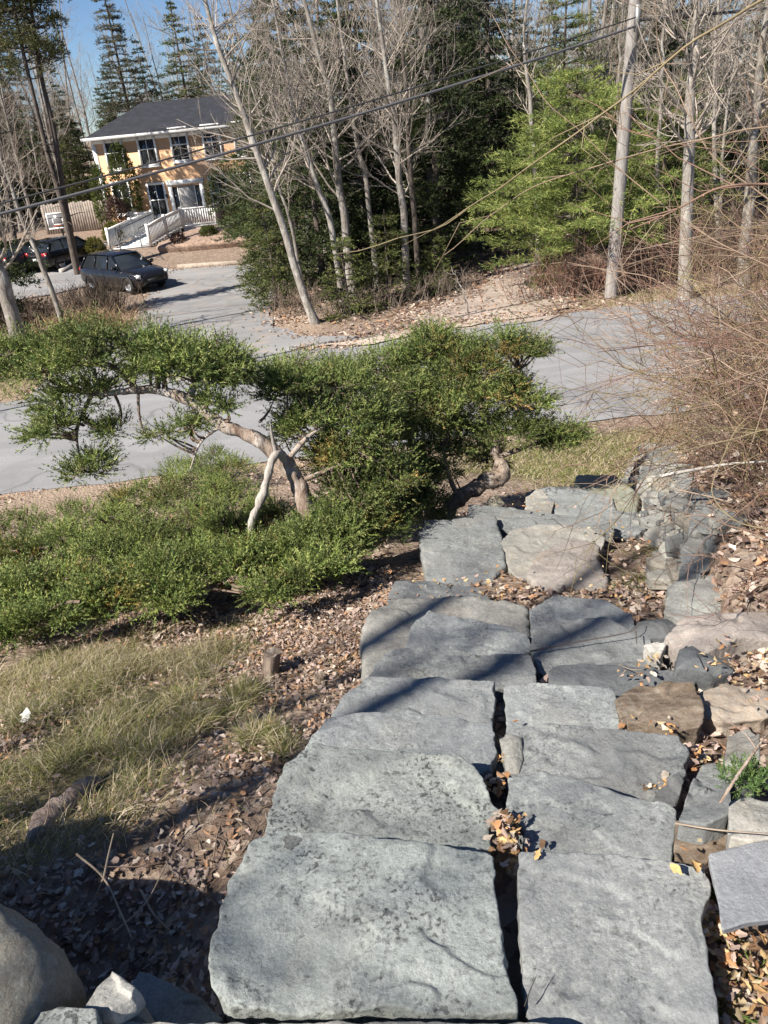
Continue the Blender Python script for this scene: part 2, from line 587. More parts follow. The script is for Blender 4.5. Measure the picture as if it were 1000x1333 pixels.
def strip(name, poly_or_edges, z, mtl, edges=False, wob=0.3):
    mb = MB()
    if edges:
        a = np.array([(p[0], p[1]) for p in poly_or_edges[0]])
        bq = np.array([(p[0], p[1]) for p in poly_or_edges[1]])
        xx = np.unique(np.concatenate([a[:, 0], bq[:, 0], seg(-20, 20, 120)]))
        rows = 9
        ya = np.interp(xx, a[:, 0], a[:, 1])
        yb = np.interp(xx, bq[:, 0], bq[:, 1])
        wob = 0.07 * vnoise(np.stack([xx * 1.9, xx * 0, xx * 0], -1), 2)
        v = []
        for r in range(rows):
            t = r / (rows - 1)
            yy = ya * (1 - t) + yb * t + wob * (1 if r in (0, rows - 1) else 0)
            v.append(np.stack([xx, yy, np.full_like(xx, z) + 0.05 * (1 - (2 * t - 1) ** 2)], -1))
        v = np.concatenate(v)
        n = len(xx)
        ii = np.arange(rows - 1)[:, None] * n + np.arange(n - 1)[None]
        mb.add(v, np.stack([ii, ii + 1, ii + 1 + n, ii + n], -1).reshape(-1, 4))
        o = mb.build(name, mtl, smooth=True)
    else:
        q = dens(list(poly_or_edges) + [poly_or_edges[0]], 0.16)[:-1]
        nn = np.stack([q[:, 0], q[:, 1], q[:, 0] * 0], -1)
        q = q + wob * np.stack([fbm(nn * 1.3, 1), fbm(nn * 1.3, 2)], -1)
        import bmesh
        bm = bmesh.new()
        vs = [bm.verts.new((x, y, 0 if callable(z) else z)) for x, y in q]
        fc = bm.faces.new(vs)
        if fc.normal.z < 0:
            fc.normal_flip()
        bmesh.ops.triangulate(bm, faces=[fc])
        for _ in range(6):
            le = [e for e in bm.edges if e.calc_length() > 0.9]
            if not le:
                break
            bmesh.ops.subdivide_edges(bm, edges=le, cuts=1)
            bmesh.ops.triangulate(bm, faces=[f for f in bm.faces if len(f.verts) > 3])
        if callable(z):
            zz_ = terrain(np.array([v_.co.x for v_ in bm.verts]), np.array([v_.co.y for v_ in bm.verts]))
            for v_, q_ in zip(bm.verts, zz_):
                v_.co.z = z(v_.co.x, v_.co.y, q_)
        me = bpy.data.meshes.new(name)
        bm.normal_update()
        if sum(f.normal.z for f in bm.faces) < 0:
            bmesh.ops.reverse_faces(bm, faces=bm.faces[:])
        bm.to_mesh(me)
        bm.free()
        o = bpy.data.objects.new(name, me)
        me.materials.append(mtl)
        COL.objects.link(o)
    o['kind'] = 'structure'
    return o


def asphalt(name, lo, hi, gravel=0.0, litter=0.0):
    m, nt, b = mat(name)
    co = coord(nt)
    c = ramp(nt, noise(nt, coord(nt, 'pos', (0.35, 1.6, 1)), 1.1, 6, 0.62), [(0.3, lo), (0.7, hi)])
    g = noise(nt, co, 60, 4, 0.8)
    c = mixc(nt, 1.0, c, ramp(nt, g, [(0.3, (0.72,) * 3), (0.65, (1.16,) * 3)]), 'MULTIPLY')
    c = mixc(nt, ramp(nt, noise(nt, co, 0.5, 5, 0.65, 0.7), [(0.5, (0, 0, 0)), (0.56, (0.3, 0.3, 0.3))]), c, tuple(x * 0.7 for x in lo))
    # dark hairline cracks
    cd = nt.nodes.new('ShaderNodeTexVoronoi')
    cd.feature = 'DISTANCE_TO_EDGE'
    cd.inputs['Scale'].default_value = 0.45
    wv = nt.nodes.new('ShaderNodeMixRGB') if False else None
    nz = nt.nodes.new('ShaderNodeTexNoise')
    nz.inputs['Scale'].default_value = 1.4
    nt.links.new(co, nz.inputs['Vector'])
    nt.links.new(mixc(nt, 0.4, co, nz.outputs['Color']), cd.inputs['Vector'])
    c = mixc(nt, ramp(nt, cd.outputs['Distance'], [(0.0, (0.5,) * 3), (0.014, (0, 0, 0))]), c, tuple(x * 0.45 for x in lo))
    if litter:
        n = noise(nt, co, 1.3, 6, 0.7)
        c = mixc(nt, ramp(nt, n, [(0.5, (0, 0, 0)), (0.7, (litter,) * 3)]), c, (0.33, 0.25, 0.19))
    nt.links.new(c, b.inputs['Base Color'])
    b.inputs['Roughness'].default_value = 0.85
    b.inputs['Specular IOR Level'].default_value = 0.3
    bump(nt, b, g, 0.4, 0.006)
    return m


strip('road', (near_e, far_e), ROAD_Z, asphalt('worn asphalt', (0.20, 0.20, 0.202), (0.272, 0.272, 0.275)), edges=True)
strip('driveway', drv, lambda x, y, q: max(q + 0.045, -3.07) if y < 21 else q + 0.045, asphalt('driveway asphalt', (0.20, 0.20, 0.20), (0.29, 0.288, 0.286), litter=0.55))
_pm = asphalt('leafy gravel', (0.27, 0.22, 0.185), (0.42, 0.36, 0.31), litter=0.6)
strip('woodland_path', path, lambda x, y, q: max(q + 0.05, -3.066), _pm, wob=0.8)
_q = [(-1.6, 18.05), (0.2, 17.75), (1.6, 18.55), (4.4, 19.0), (4.2, 19.25), (1.5, 18.95), (-0.2, 18.3)]
strip('gravel_strip', _q, -3.035, asphalt('tan grit', (0.34, 0.28, 0.22), (0.46, 0.39, 0.32), litter=0.4), wob=0.35)

# ------------------------------------------------------------------ stones
STONES = []


def smooth_poly(p, n, it=1):
    p = np.asarray(p, float)
    for _ in range(it):
        a, c = p, np.roll(p, -1, 0)
        p = np.stack([a * 0.955 + c * 0.045, a * 0.045 + c * 0.955], 1).reshape(-1, 2)
    q = np.concatenate([p, p[:1]])
    L = np.concatenate([[0], np.cumsum(np.linalg.norm(np.diff(q, axis=0), axis=1))])
    t = np.linspace(0, L[-1], n, endpoint=False)
    return np.stack([np.interp(t, L, q[:, 0]), np.interp(t, L, q[:, 1])], -1)


def stone_mesh(mb, out, z, thick, rough=1.0, r=0.006, tilt=(0, 0), dome=0.0, n=170, rings=18, seed=0, col=None, terr=0.009):
    """out: (k,2) plan outline"""
    p = smooth_poly(out, n)
    ar = np.sum(p[:, 0] * np.roll(p[:, 1], -1) - np.roll(p[:, 0], -1) * p[:, 1])
    if ar < 0:
        p = p[::-1]
    c = p.mean(0)
    s3 = np.stack([p[:, 0], p[:, 1], np.full(n, seed * 3.7)], -1)
    d = p - c
    R = np.linalg.norm(d, axis=1, keepdims=True)
    rel = 1.008 + rough * (0.014 * vnoise(s3 * 9, seed) + 0.016 * vnoise(s3 * 28, seed + 1) + 0.012 * vnoise(s3 * 80, seed + 2) - 0.030 * np.maximum(0, np.abs(vnoise(s3 * 13, seed + 3)) - 0.30) - 0.02 * np.maximum(0, vnoise(s3 * 36, seed + 4)))[:, None]
    d = d * rel
    R = R * rel
    u = d / R
    size = float(R.mean())
    r = min(r, 0.2 * float(R.min()), thick * 0.45)
    vs = []
    inner = R - 1.0 * r
    for k in range(1, rings + 1):
        vs.append((c + u * inner * (k / rings) ** 0.85, np.zeros(n)))
    for k in range(1, 5):
        th = k / 4 * pi / 2
        vs.append((c + u * (inner + r * sin(th)), np.full(n, -r * (1 - cos(th)))))
    for k in range(1, 6):
        h = -r - (thick - r) * k / 5
        q3 = np.stack([p[:, 0] * 6, p[:, 1] * 6, np.full(n, h * 40)], -1)
        vs.append((c + u * (R + rough * 0.012 * vnoise(q3, seed + 5)[:, None] - 0.04 * size * k / 5), np.full(n, h)))
    V = []
    for xy, h in vs:
        q3 = np.stack([xy[:, 0], xy[:, 1], np.full(n, seed * 1.9)], -1)
        b_ = rough * (0.010 * vnoise(q3 * 3.5, seed + 7) + 0.005 * vnoise(q3 * 11, seed + 8) + 0.0025 * vnoise(q3 * 33, seed + 9))
        rr = np.linalg.norm(xy - c, axis=1) / (R[:, 0] + 1e-6)
        fade = np.where(h < -r * 1.01, 0.3, 1.0)
        tq = (0.5 + fbm(q3 * np.array([2.6, 3.6, 1.0]), seed + 11)) * 3.2
        tf_ = np.floor(tq)
        b_ = b_ + terr * (tf_ + sstep(0.80, 0.98, tq - tf_) - 1.6)
        zz = z + h + b_ * fade + tilt[0] * (xy[:, 0] - c[0]) + tilt[1] * (xy[:, 1] - c[1]) + dome * (1 - rr ** 2)
        V.append(np.stack([xy[:, 0], xy[:, 1], zz], -1))
    m_ = len(V)
    V = np.concatenate(V)
    i_ = np.arange(m_ - 1)[:, None] * n
    j_ = np.arange(n)[None]
    k_ = (j_ + 1) % n
    mb.add(V, np.stack([i_ + j_, i_ + n + j_, i_ + n + k_, i_ + k_], -1).reshape(-1, 4), col)
    top = V[:n].mean(0)
    mb.add(np.concatenate([V[:n], [top]]), np.stack([np.arange(n), (np.arange(n) + 1) % n, np.full(n, n)], -1), col)
    bot = V[-n:].mean(0)
    mb.add(np.concatenate([V[-n:], [bot]]), np.stack([(np.arange(n) + 1) % n, np.arange(n), np.full(n, n)], -1), col)
    return c


def stone(name, px, z, thick, mtl, label, cat='stone', group=None, **kw):
    mb = MB()
    out = np.array([at_z(u, v, z)[:2] for u, v in px])
    STONES.append(out)
    k_ = len(STONES)
    tn = np.array([0.98, 0.98, 0.97]) * (0.86 + 0.26 * ((k_ * 0.618) % 1.0)) * np.array([1.0 + 0.03 * ((k_ * 0.37) % 1.0), 1.0, 1.0 - 0.025 * ((k_ * 0.37) % 1.0)])
    kw.setdefault('col', tn)
    if group == EDGE:
        kw['terr'] = kw.get('terr', 0.02)
        kw['dome'] = kw.get('dome', 0) * 0.5
    c = stone_mesh(mb, out, z, thick, seed=len(STONES), **kw)
    o = mb.build(name, mtl, smooth=True, loc=(c[0], c[1], z - thick))
    return tag(o, label, cat, group)


EDGE = 'rocks edging the right side of the steps'
STEP = 'flat stones laid as garden steps'
# left column, nearest first
stone('step_stone', [(270, 1255), (280, 1200), (300, 1145), (325, 1092), (350, 1076), (480, 1084), (560, 1098), (641, 1108), (650, 1180), (660, 1260), (672, 1300), (671, 1316), (560, 1322), (500, 1313), (440, 1318), (300, 1309), (278, 1288)], 0.02, 0.15, M_SLATE_L,
      'largest pale blue-grey slab, nearest left of the crack, with a round dark lichen patch', 'step', STEP, n=260, rings=34)
stone('step_stone', [(338, 1120), (345, 1078), (356, 1030), (374, 998), (405, 968), (440, 971), (520, 974), (600, 984), (622, 1006), (636, 1036), (648, 1056), (640, 1080), (636, 1130), (600, 1145), (400, 1145)], -0.13, 0.15, M_SLATE_L,
      'pale slab just beyond the largest one, left of the leaf pile in the crack', 'step', STEP, n=220, rings=26)
stone('step_stone', [(392, 985), (408, 960), (428, 936), (470, 929), (560, 931), (640, 939), (647, 970), (640, 1000), (600, 1010), (480, 1000)], -0.27, 0.15, M_SLATE,
      'thin ledge-like slab on the left, third step down, left of the narrow black gap', 'step', STEP, n=200, rings=20)
stone('step_stone', [(420, 950), (445, 903), (476, 879), (540, 880), (643, 885), (645, 910), (640, 945), (560, 960), (450, 965)], -0.38, 0.16, M_SLATE,
      'plain grey slab on the left, fourth step down', 'step', STEP, n=200, rings=20)
stone('step_stone', [(480, 886), (490, 862), (510, 845), (560, 842), (620, 850), (688, 850), (698, 868), (698, 890), (600, 905), (500, 905)], -0.53, 0.14, M_SLATE,
      'narrow dark grey strip of stone at the front of the pale rounded slab', 'step', STEP, rings=18)
stone('step_stone', [(525, 855), (535, 815), (558, 795), (600, 801), (660, 815), (688, 826), (694, 848), (640, 868), (560, 868)], -0.62, 0.10, M_SLATE,
      'grey upper layer of stone lying on the pale rounded slab, pointed at its back', 'step', STEP, rings=18)
stone('step_stone', [(472, 885), (469, 825), (478, 796), (520, 775), (600, 774), (660, 779), (687, 788), (690, 820), (684, 850), (560, 880)], -0.70, 0.2, M_GREY,
      'pale rounded slab with a soft left corner, left half of the middle step', 'step', STEP, r=0.03, n=170, rings=20)
_slab = bpy.data.objects['step_stone']
_sv = np.array([v_.co[:] for v_ in _slab.data.vertices]) + np.array(_slab.location)
_lc = at_z(378, 1090, 0.03)
_rr, _th = np.linspace(0, 1, 8), np.arange(36) * 2 * pi / 36
_lr = 0.021 * (1 + 0.16 * np.sin(3 * _th + 1) + 0.1 * np.sin(7 * _th) + 0.06 * np.sin(13 * _th + 2))
_lp = np.stack([_lc[0] + _rr[:, None] * _lr * np.cos(_th), _lc[1] + _rr[:, None] * _lr * np.sin(_th)], -1).reshape(-1, 2)
_lz = []
for q_ in _lp:
    d_ = np.linalg.norm(_sv[:, :2] - q_, axis=1) + (_sv[:, 2] < -0.02) * 9
    o_ = np.argsort(d_)[:6]
    w_ = 1 / (d_[o_] + 0.002)
    _lz.append((w_ * _sv[o_, 2]).sum() / w_.sum() + 0.0018)
_lb = MB()
_i = np.arange(7)[:, None] * 36
_j = np.arange(36)[None]
_lb.add(np.concatenate([_lp, np.array(_lz)[:, None]], 1) - np.array(_slab.location), np.stack([_i + _j, _i + 36 + _j, _i + 36 + (_j + 1) % 36, _i + (_j + 1) % 36], -1).reshape(-1, 4))
_lb.build('lichen_patch', plain('dark rosette lichen', (0.10, 0.105, 0.10), 0.95, var=0.5, scale=160, bmp=0.004), _slab, smooth=True)
# right column
stone('step_stone', [(676, 1110), (760, 1111), (840, 1117), (918, 1130), (924, 1160), (914, 1190), (922, 1235), (932, 1300), (944, 1365), (700, 1365), (688, 1330), (681, 1290), (677, 1220), (674, 1160)], 0.0, 0.15, M_SLATE,
      'big plain grey slab nearest on the right of the crack, running out of the frame', 'step', STEP, n=240, rings=30)
stone('step_stone', [(660, 1055), (661, 1010), (700, 1004), (760, 1015), (820, 1035), (879, 1051), (879, 1120), (870, 1145), (700, 1145), (682, 1100), (684, 1075)], -0.14, 0.14, M_SLATE,
      'squarish grey slab on the right beside the pile of leaves in the crack', 'step', STEP, n=190, rings=22)
stone('step_stone', [(652, 965), (664, 946), (720, 943), (820, 949), (884, 955), (897, 980), (891, 1012), (866, 1045), (852, 1080), (780, 1060), (700, 1035), (662, 1030), (655, 1000)], -0.28, 0.15, M_SLATE,
      'grey slab on the right with a rounded corner where yellow leaves collect', 'step', STEP, n=200, rings=22)
stone('step_stone', [(655, 892), (700, 886), (800, 894), (806, 920), (807, 955), (760, 968), (660, 965)], -0.42, 0.16, M_SLATE,
      'short smooth grey slab left of the brown layered rock', 'step', STEP, rings=18)
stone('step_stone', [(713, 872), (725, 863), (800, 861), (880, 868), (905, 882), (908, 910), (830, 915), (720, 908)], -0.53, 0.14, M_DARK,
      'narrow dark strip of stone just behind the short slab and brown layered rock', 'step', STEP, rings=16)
stone('step_stone', [(692, 850), (694, 822), (720, 810), (785, 800), (845, 827), (858, 850), (855, 878), (800, 890), (718, 890), (706, 878)], -0.60, 0.12, M_SLATE,
      'brownish-grey slab crossed by a thin fallen twig, right half of the middle step', 'step', STEP, n=150, rings=20)
stone('step_stone', [(690, 792), (720, 775), (790, 780), (824, 799), (830, 822), (800, 840), (715, 850), (691, 832)], -0.69, 0.18, M_SLATE,
      'far blue-grey slab of the middle step, right of the joint', 'step', STEP, rings=18)
# the platform below
stone('step_stone', [(545, 690), (552, 676), (600, 671), (645, 669), (655, 698), (659, 735), (640, 757), (590, 768), (556, 757), (548, 720)], -1.27, 0.3, M_SLATE,
      'wide grey boulder-like slab by the juniper, half in shade', 'step', 'flat stones of the lower platform', r=0.025, n=170, rings=20)
stone('step_stone', [(652, 705), (664, 690), (705, 680), (770, 688), (788, 700), (780, 725), (720, 728), (696, 765), (664, 742)], -1.27, 0.25, M_GREY,
      'pale slab tucked behind the pinkish stone', 'step', 'flat stones of the lower platform', rings=18)
stone('step_stone', [(685, 745), (700, 718), (745, 697), (782, 708), (779, 726), (793, 752), (790, 774), (740, 768), (706, 772)], -1.16, 0.2, M_PINK,
      'pinkish flat stone with a dark hollow under its front edge', 'step', 'flat stones of the lower platform', r=0.03, n=150, rings=18)
stone('step_stone', [(606, 672), (612, 655), (650, 658), (720, 668), (792, 676), (800, 692), (740, 698), (650, 690)], -1.36, 0.3, M_SLATE,
      'long grey kerb-like stone at the back of the platform', 'step', 'flat stones of the lower platform', rings=16)
stone('step_stone', [(700, 655), (705, 634), (745, 632), (798, 645), (805, 668), (770, 686), (728, 672)], -1.62, 0.3, M_SLATE,
      'angular blue-grey stone beside the green-tinged block', 'stone', 'loose stones at the foot of the steps', r=0.03, rings=14)
stone('step_stone', [(745, 645), (750, 614), (800, 617), (834, 640), (830, 672), (790, 668)], -1.66, 0.35, stone_mat('greenish stone', (0.17, 0.18, 0.14), (0.31, 0.32, 0.26), 0.2, lichen=0.4),
      'green-tinged block at the far end of the steps by the grass', 'stone', 'loose stones at the foot of the steps', r=0.04, rings=14)
stone('step_stone', [(686, 668), (684, 640), (705, 636), (722, 655), (716, 674)], -1.6, 0.3, M_GREY,
      'small wedge of grey stone between the juniper shade and the angular stone', 'stone', 'loose stones at the foot of the steps', rings=12)
stone('step_stone', [(632, 655), (638, 645), (652, 644), (658, 654), (646, 661)], -1.5, 0.2, M_TAN,
      'small round yellowish stone under the juniper trunk', 'stone', 'loose stones at the foot of the steps', dome=0.05, rings=10)
stone('step_stone', [(770, 680), (800, 664), (838, 668), (842, 690), (810, 700), (782, 698)], -1.5, 0.3, M_SLATE,
      'grey stone wedged between the platform and the foot of the wall', 'stone', 'loose stones at the foot of the steps', rings=12)
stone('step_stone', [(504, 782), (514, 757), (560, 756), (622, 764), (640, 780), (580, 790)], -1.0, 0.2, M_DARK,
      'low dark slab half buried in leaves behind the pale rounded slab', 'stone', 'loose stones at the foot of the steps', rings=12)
# right edge stones
EDGE = 'rocks edging the right side of the steps'
stone('edging_rock', [(800, 905), (830, 886), (905, 889), (919, 925), (912, 946), (880, 953), (812, 938)], -0.37, 0.14, M_BROWN,
      'brown layered rock with a black crevice along its lower edge', 'rock', EDGE, rings=18, rough=1.4)
stone('edging_rock', [(818, 826), (835, 808), (870, 800), (884, 815), (872, 834), (842, 836)], -0.62, 0.2, M_DARK,
      'small dark rock behind the slab crossed by the fallen twig', 'rock', EDGE, dome=0.05, rings=12)
stone('edging_rock', [(838, 836), (858, 832), (868, 840), (862, 850), (846, 850)], -0.52, 0.1, M_WHITE,
      'tiny white rock chip above the yellow leaf', 'rock', EDGE, rings=10)
stone('edging_rock', [(880, 872), (884, 846), (905, 841), (940, 855), (958, 870), (930, 878)], -0.5, 0.16, M_DARK,
      'low dark blue rock with a pale scuff, tapering to the right', 'rock', EDGE, dome=0.05, rings=12)
stone('edging_rock', [(868, 826), (885, 800), (930, 792), (1000, 794), (1030, 812), (1020, 838), (960, 836), (922, 850), (890, 850)], -0.5, 0.25, M_PINK,
      'long pale brown rock cut by dark grooves, on top of the bank', 'rock', EDGE, dome=0.06, n=160, rings=16, rough=1.6)
stone('edging_rock', [(866, 795), (872, 758), (930, 744), (985, 758), (1010, 795), (940, 800), (890, 806)], -0.58, 0.3, M_GREY,
      'blocky grey rock above the long pale brown one', 'rock', EDGE, dome=0.04, n=150, rings=14, rough=1.5)
stone('edging_rock', [(884, 748), (890, 714), (950, 680), (1005, 688), (1000, 742), (930, 752)], -0.62, 0.3, M_SLATE,
      'flat grey capping slab near the lower end of the dry stone wall', 'rock', EDGE, n=150, rings=14, rough=1.4)
stone('edging_rock', [(896, 690), (902, 655), (930, 628), (965, 640), (960, 672), (925, 690)], -0.62, 0.3, M_SLATE,
      'upright bluish rock beside the dark hole in the wall', 'rock', EDGE, dome=0.08, rings=14, rough=1.5)
stone('edging_rock', [(908, 925), (912, 892), (945, 880), (1000, 888), (1030, 905), (1000, 930), (940, 938)], -0.42, 0.12, stone_mat('rusty pale stone', (0.24, 0.19, 0.145), (0.42, 0.36, 0.30), 0.2, lichen=0.4),
      'rusty cream rock in leaf litter right of the brown layered rock', 'rock', EDGE, dome=0.03, rings=14, rough=1.5)
stone('edging_rock', [(884, 1066), (900, 1015), (916, 980), (934, 978), (952, 1010), (950, 1062), (920, 1075)], -0.02, 0.3, M_SLATE,
      'upright grey wedge of rock left of the mossy tuft', 'rock', EDGE, rings=14, tilt=(0.12, -0.25))
stone('edging_rock', [(878, 1120), (880, 1064), (920, 1060), (962, 1062), (962, 1100), (910, 1126)], -0.08, 0.22, M_BROWN,
      'dark brown layered rock below the grey wedge', 'rock', EDGE, rings=14, rough=1.5)
stone('edging_rock', [(944, 992), (950, 942), (975, 932), (990, 946), (990, 990), (965, 1000)], 0.0, 0.3, M_GREY,
      'upright grey block behind the mossy tuft', 'rock', EDGE, rings=14, tilt=(0.1, -0.2))
stone('edging_rock', [(950, 1090), (950, 1038), (975, 1030), (1020, 1040), (1020, 1092), (980, 1098)], 0.03, 0.3, M_WALL,
      'streaky upright rock at the frame edge under the mossy tuft', 'rock', EDGE, rings=14, rough=1.6)
stone('edging_rock', [(922, 1112), (960, 1102), (1010, 1092), (1060, 1120), (1040, 1188), (1000, 1198), (972, 1201), (940, 1211), (937, 1180)], 0.035, 0.022, M_BLUE,
      'smooth angular blue-grey slate lying over leaves at right', 'rock', EDGE, r=0.004, n=170, rings=18, rough=0.5, terr=0.004)
stone('edging_rock', [(846, 1040), (858, 1018), (884, 1000), (892, 1012), (880, 1040), (862, 1050)], -0.2, 0.1, M_DARK,
      'small dark rock among leaves at the corner of the squarish slab', 'rock', EDGE, rings=10)
stone('wedge_stone', [(650, 958), (662, 952), (680, 956), (682, 985), (676, 1002), (660, 1006), (655, 985)], -0.272, 0.08, M_GREY,
      'small pale stone wedged in the crack between the slabs', 'stone', rings=12, dome=0.015)
# lower left
LL = 'stones piled at the lower left'
stone('loose_stone', [(108, 1312), (122, 1275), (140, 1248), (178, 1288), (172, 1302), (146, 1320)], 0.09, 0.13, M_WHITE,
      'pale triangular stone wedged against the big boulder', 'stone', LL, r=0.008, rings=14, tilt=(0.1, -0.5))
stone('loose_stone', [(146, 1326), (160, 1308), (180, 1295), (194, 1316), (196, 1335), (170, 1345)], 0.03, 0.15, M_TAN,
      'small tan stone beside the pale triangular one', 'stone', LL, dome=0.02, rings=12)
stone('loose_stone', [(14, 1345), (44, 1312), (80, 1308), (126, 1313), (130, 1345), (60, 1370)], 0.12, 0.12, M_SLATE_L,
      'light grey flat stone under the boulder at the corner', 'stone', LL, rings=14)
stone('loose_stone', [(168, 1285), (180, 1262), (215, 1276), (262, 1300), (292, 1325), (250, 1345), (190, 1330)], -0.1, 0.2, M_SLATE,
      'low grey stone in the black shade between boulder and largest slab', 'stone', LL, rings=14)
stone('landing_stone', [(128, 1329), (250, 1327), (420, 1326), (700, 1331), (760, 1350), (780, 1700), (100, 1700)], 0.055, 0.12, M_GREY,
      'edge of the landing stone at the very bottom of the photo', 'step', n=200, rings=24)


def boulder(name, c, rad, mtl, label, cat, seed=0, n=96, m_=56, amp=0.16, group=None, rot=0.0, parent=None):
    th = np.linspace(0, pi, m_)[:, None]
    ph = np.arange(n)[None] * 2 * pi / n
    d = np.stack([np.sin(th) * np.cos(ph), np.sin(th) * np.sin(ph), np.cos(th) + 0 * ph], -1)
    q = np.sign(d) * np.abs(d) ** 0.82
    rr = 1 + amp * vnoise(d * 1.6 + seed, seed) + amp * 0.35 * vnoise(d * 4.5 + seed, seed + 1) + amp * 0.1 * vnoise(d * 16, seed + 2)
    v = q * rr[..., None] * np.asarray(rad)
    cr, sr = cos(rot), sin(rot)
    v = np.stack([v[..., 0] * cr - v[..., 1] * sr, v[..., 0] * sr + v[..., 1] * cr, v[..., 2]], -1) + np.asarray(c)
    i_ = np.arange(m_ - 1)[:, None] * n
    j_ = np.arange(n)[None]
    k_ = (j_ + 1) % n
    mb = MB().add(v.reshape(-1, 3), np.stack([i_ + j_, i_ + n + j_, i_ + n + k_, i_ + k_], -1).reshape(-1, 4))
    base = (c[0], c[1], c[2] - rad[2])
    o = mb.build(name, mtl, smooth=True, loc=base, parent=parent)
    return tag(o, label, cat, group) if label else o


boulder('boulder', (-1.15, 0.97, 0.0), (0.43, 0.27, 0.27), M_TAN, 'big smooth tan boulder at the lower left corner', 'boulder', 21, amp=0.12, rot=-0.35)
boulder('boulder', (-1.64, 1.20, -0.02), (0.30, 0.28, 0.44), M_GREY, 'added grey boulder outside the frame, casting the shadow at the lower left', 'boulder', 34, amp=0.14)  # unseen boulder, added and sized to throw the lower-left shadow

# ------------------------------------------------------------------ dry stone wall
wb = MB()
rw = np.random.default_rng(5)
k = 0
for course in range(7):
    y = 3.5 + rw.uniform(0, 0.1)
    while y < 8.7:
        L = rw.uniform(0.10, 0.40)
        hh = rw.uniform(0.06, 0.085)
        x = wall_x(y) + 0.0 + 0.03 * course + rw.uniform(-0.05, 0.05)
        z0 = float(np.interp(y, _PY, _PZ)) - 0.03 + course * 0.088 + rw.uniform(-0.008, 0.008)
        if z0 < np.interp(y, _PY, _PZ) + 0.60 * (1 - sstep(7.2, 9.5, y)):
            dd = rw.uniform(0.10, 0.22)
            a = -0.29 + rw.uniform(-0.35, 0.35)
            m_ = rw.integers(5, 8)
            th = np.sort(rw.uniform(0, 2 * pi, m_) * 0.35 + np.arange(m_) * 2 * pi / m_)
            o_ = np.stack([np.cos(th) * dd, np.sin(th) * L * 0.5], -1) * rw.uniform(0.8, 1.15, (m_, 1))
            o_ = o_ @ np.array([[cos(a), sin(a)], [-sin(a), cos(a)]]).T + [x + dd * 0.6, y]
            cb = np.array([(1, 1, 1), (0.8, 0.8, 0.8), (1.15, 1.12, 1.05), (0.62, 0.64, 0.66), (1.0, 0.92, 0.82)])[rw.integers(0, 5)]
            stone_mesh(wb, o_, z0 + hh, hh, rough=0.8, r=0.004, n=30, rings=4, terr=0.0, seed=k + 200, tilt=(rw.uniform(-.12, .12), rw.uniform(-.16, .1)), col=cb)
            k += 1
        y += L * 1.04
wall = wb.build('stone_wall', M_WALL, smooth=True)
tag(wall, 'low dry stone wall of pale stacked slates under the thorny bush', 'wall')

# ------------------------------------------------------------------ scatter helpers
ALLST = STONES


def not_on_stone(x, y, shrink=1.0):
    r = np.ones(len(x), bool)
    for s in ALLST:
        c_ = s.mean(0)
        r &= ~in_poly(x, y, c_ + (s - c_) * shrink)
    return r


def rand_unit(n, rng):
    v = rng.normal(size=(n, 3))
    return v / np.linalg.norm(v, axis=1, keepdims=True)


def norm(v):
    return v / (np.linalg.norm(v, axis=-1, keepdims=True) + 1e-9)


# leaf: a lobed blade, folded along the midrib
_lf = np.array([[0, -0.5], [0.16, -0.40], [0.30, -0.24], [0.27, -0.08], [0.36, 0.06], [0.24, 0.20], [0.13, 0.38], [0, 0.55],
                [-0.13, 0.38], [-0.24, 0.20], [-0.36, 0.06], [-0.27, -0.08], [-0.30, -0.24], [-0.16, -0.40]])
LEAFCOL = np.array([(0.30, 0.205, 0.14), (0.22, 0.145, 0.105), (0.38, 0.285, 0.205), (0.44, 0.355, 0.285), (0.14, 0.095, 0.075), (0.36, 0.215, 0.125), (0.48, 0.415, 0.35), (0.26, 0.195, 0.165), (0.36, 0.275, 0.23), (0.41, 0.31, 0.27)])


def leaves(mb, pos, size, rng, cols=None, flat=0.35):
    n = len(pos)
    nv = norm(np.array([0, 0, 1.0]) + flat * rng.normal(size=(n, 3)))
    a = norm(np.cross(nv, rand_unit(n, rng)))
    b_ = np.cross(nv, a)
    wid = rng.uniform(0.55, 1.15, n)
    lob = rng.uniform(0.55, 1.35, (n, 14, 1))
    curl = rng.uniform(-0.3, 1.3, n)
    fold = rng.uniform(-0.2, 1.0, n)
    t = _lf
    V = (pos[:, None] + size[:, None, None] * (a[:, None] * (t[None, :, 0:1] * lob * wid[:, None, None]) + b_[:, None] * t[None, :, 1:2]
         + nv[:, None] * (fold[:, None, None] * np.abs(t[None, :, 0:1]) + curl[:, None, None] * (t[None, :, 1:2] ** 2))))
    # midrib fan as quads/tris: use two polygons (right, left half)
    R_ = np.array([[0, 1, 2, 3, 4, 5, 6, 7]])
    L_ = np.array([[0, 7, 8, 9, 10, 11, 12, 13]])
    base = np.arange(n)[:, None] * 14
    f = np.concatenate([base + R_, base + L_])
    c_ = (LEAFCOL if cols is None else cols)[rng.integers(0, len(LEAFCOL if cols is None else cols), n)] * rng.uniform(0.85, 1.6, (n, 1))
    mb.add(V.reshape(-1, 3), f, np.concatenate([c_, c_ * 0.92]))


lb = MB()
rl = np.random.default_rng(3)


def scatter(n, x0, x1, y0, y1, dens_f, rng):
    x = rng.uniform(x0, x1, n)
    y = rng.uniform(y0, y1, n)
    keep = rng.uniform(size=n) < dens_f(x, y)
    x, y = x[keep], y[keep]
    return x, y


def put_leaves(x, y, s0, s1, lift=0.012):
    p = np.stack([x, y, terrain(x, y) + rl.uniform(0.0, lift * 1.4, len(x)) + 0.004], -1)
    leaves(lb, p, rl.uniform(s0, s1, len(x)), rl)


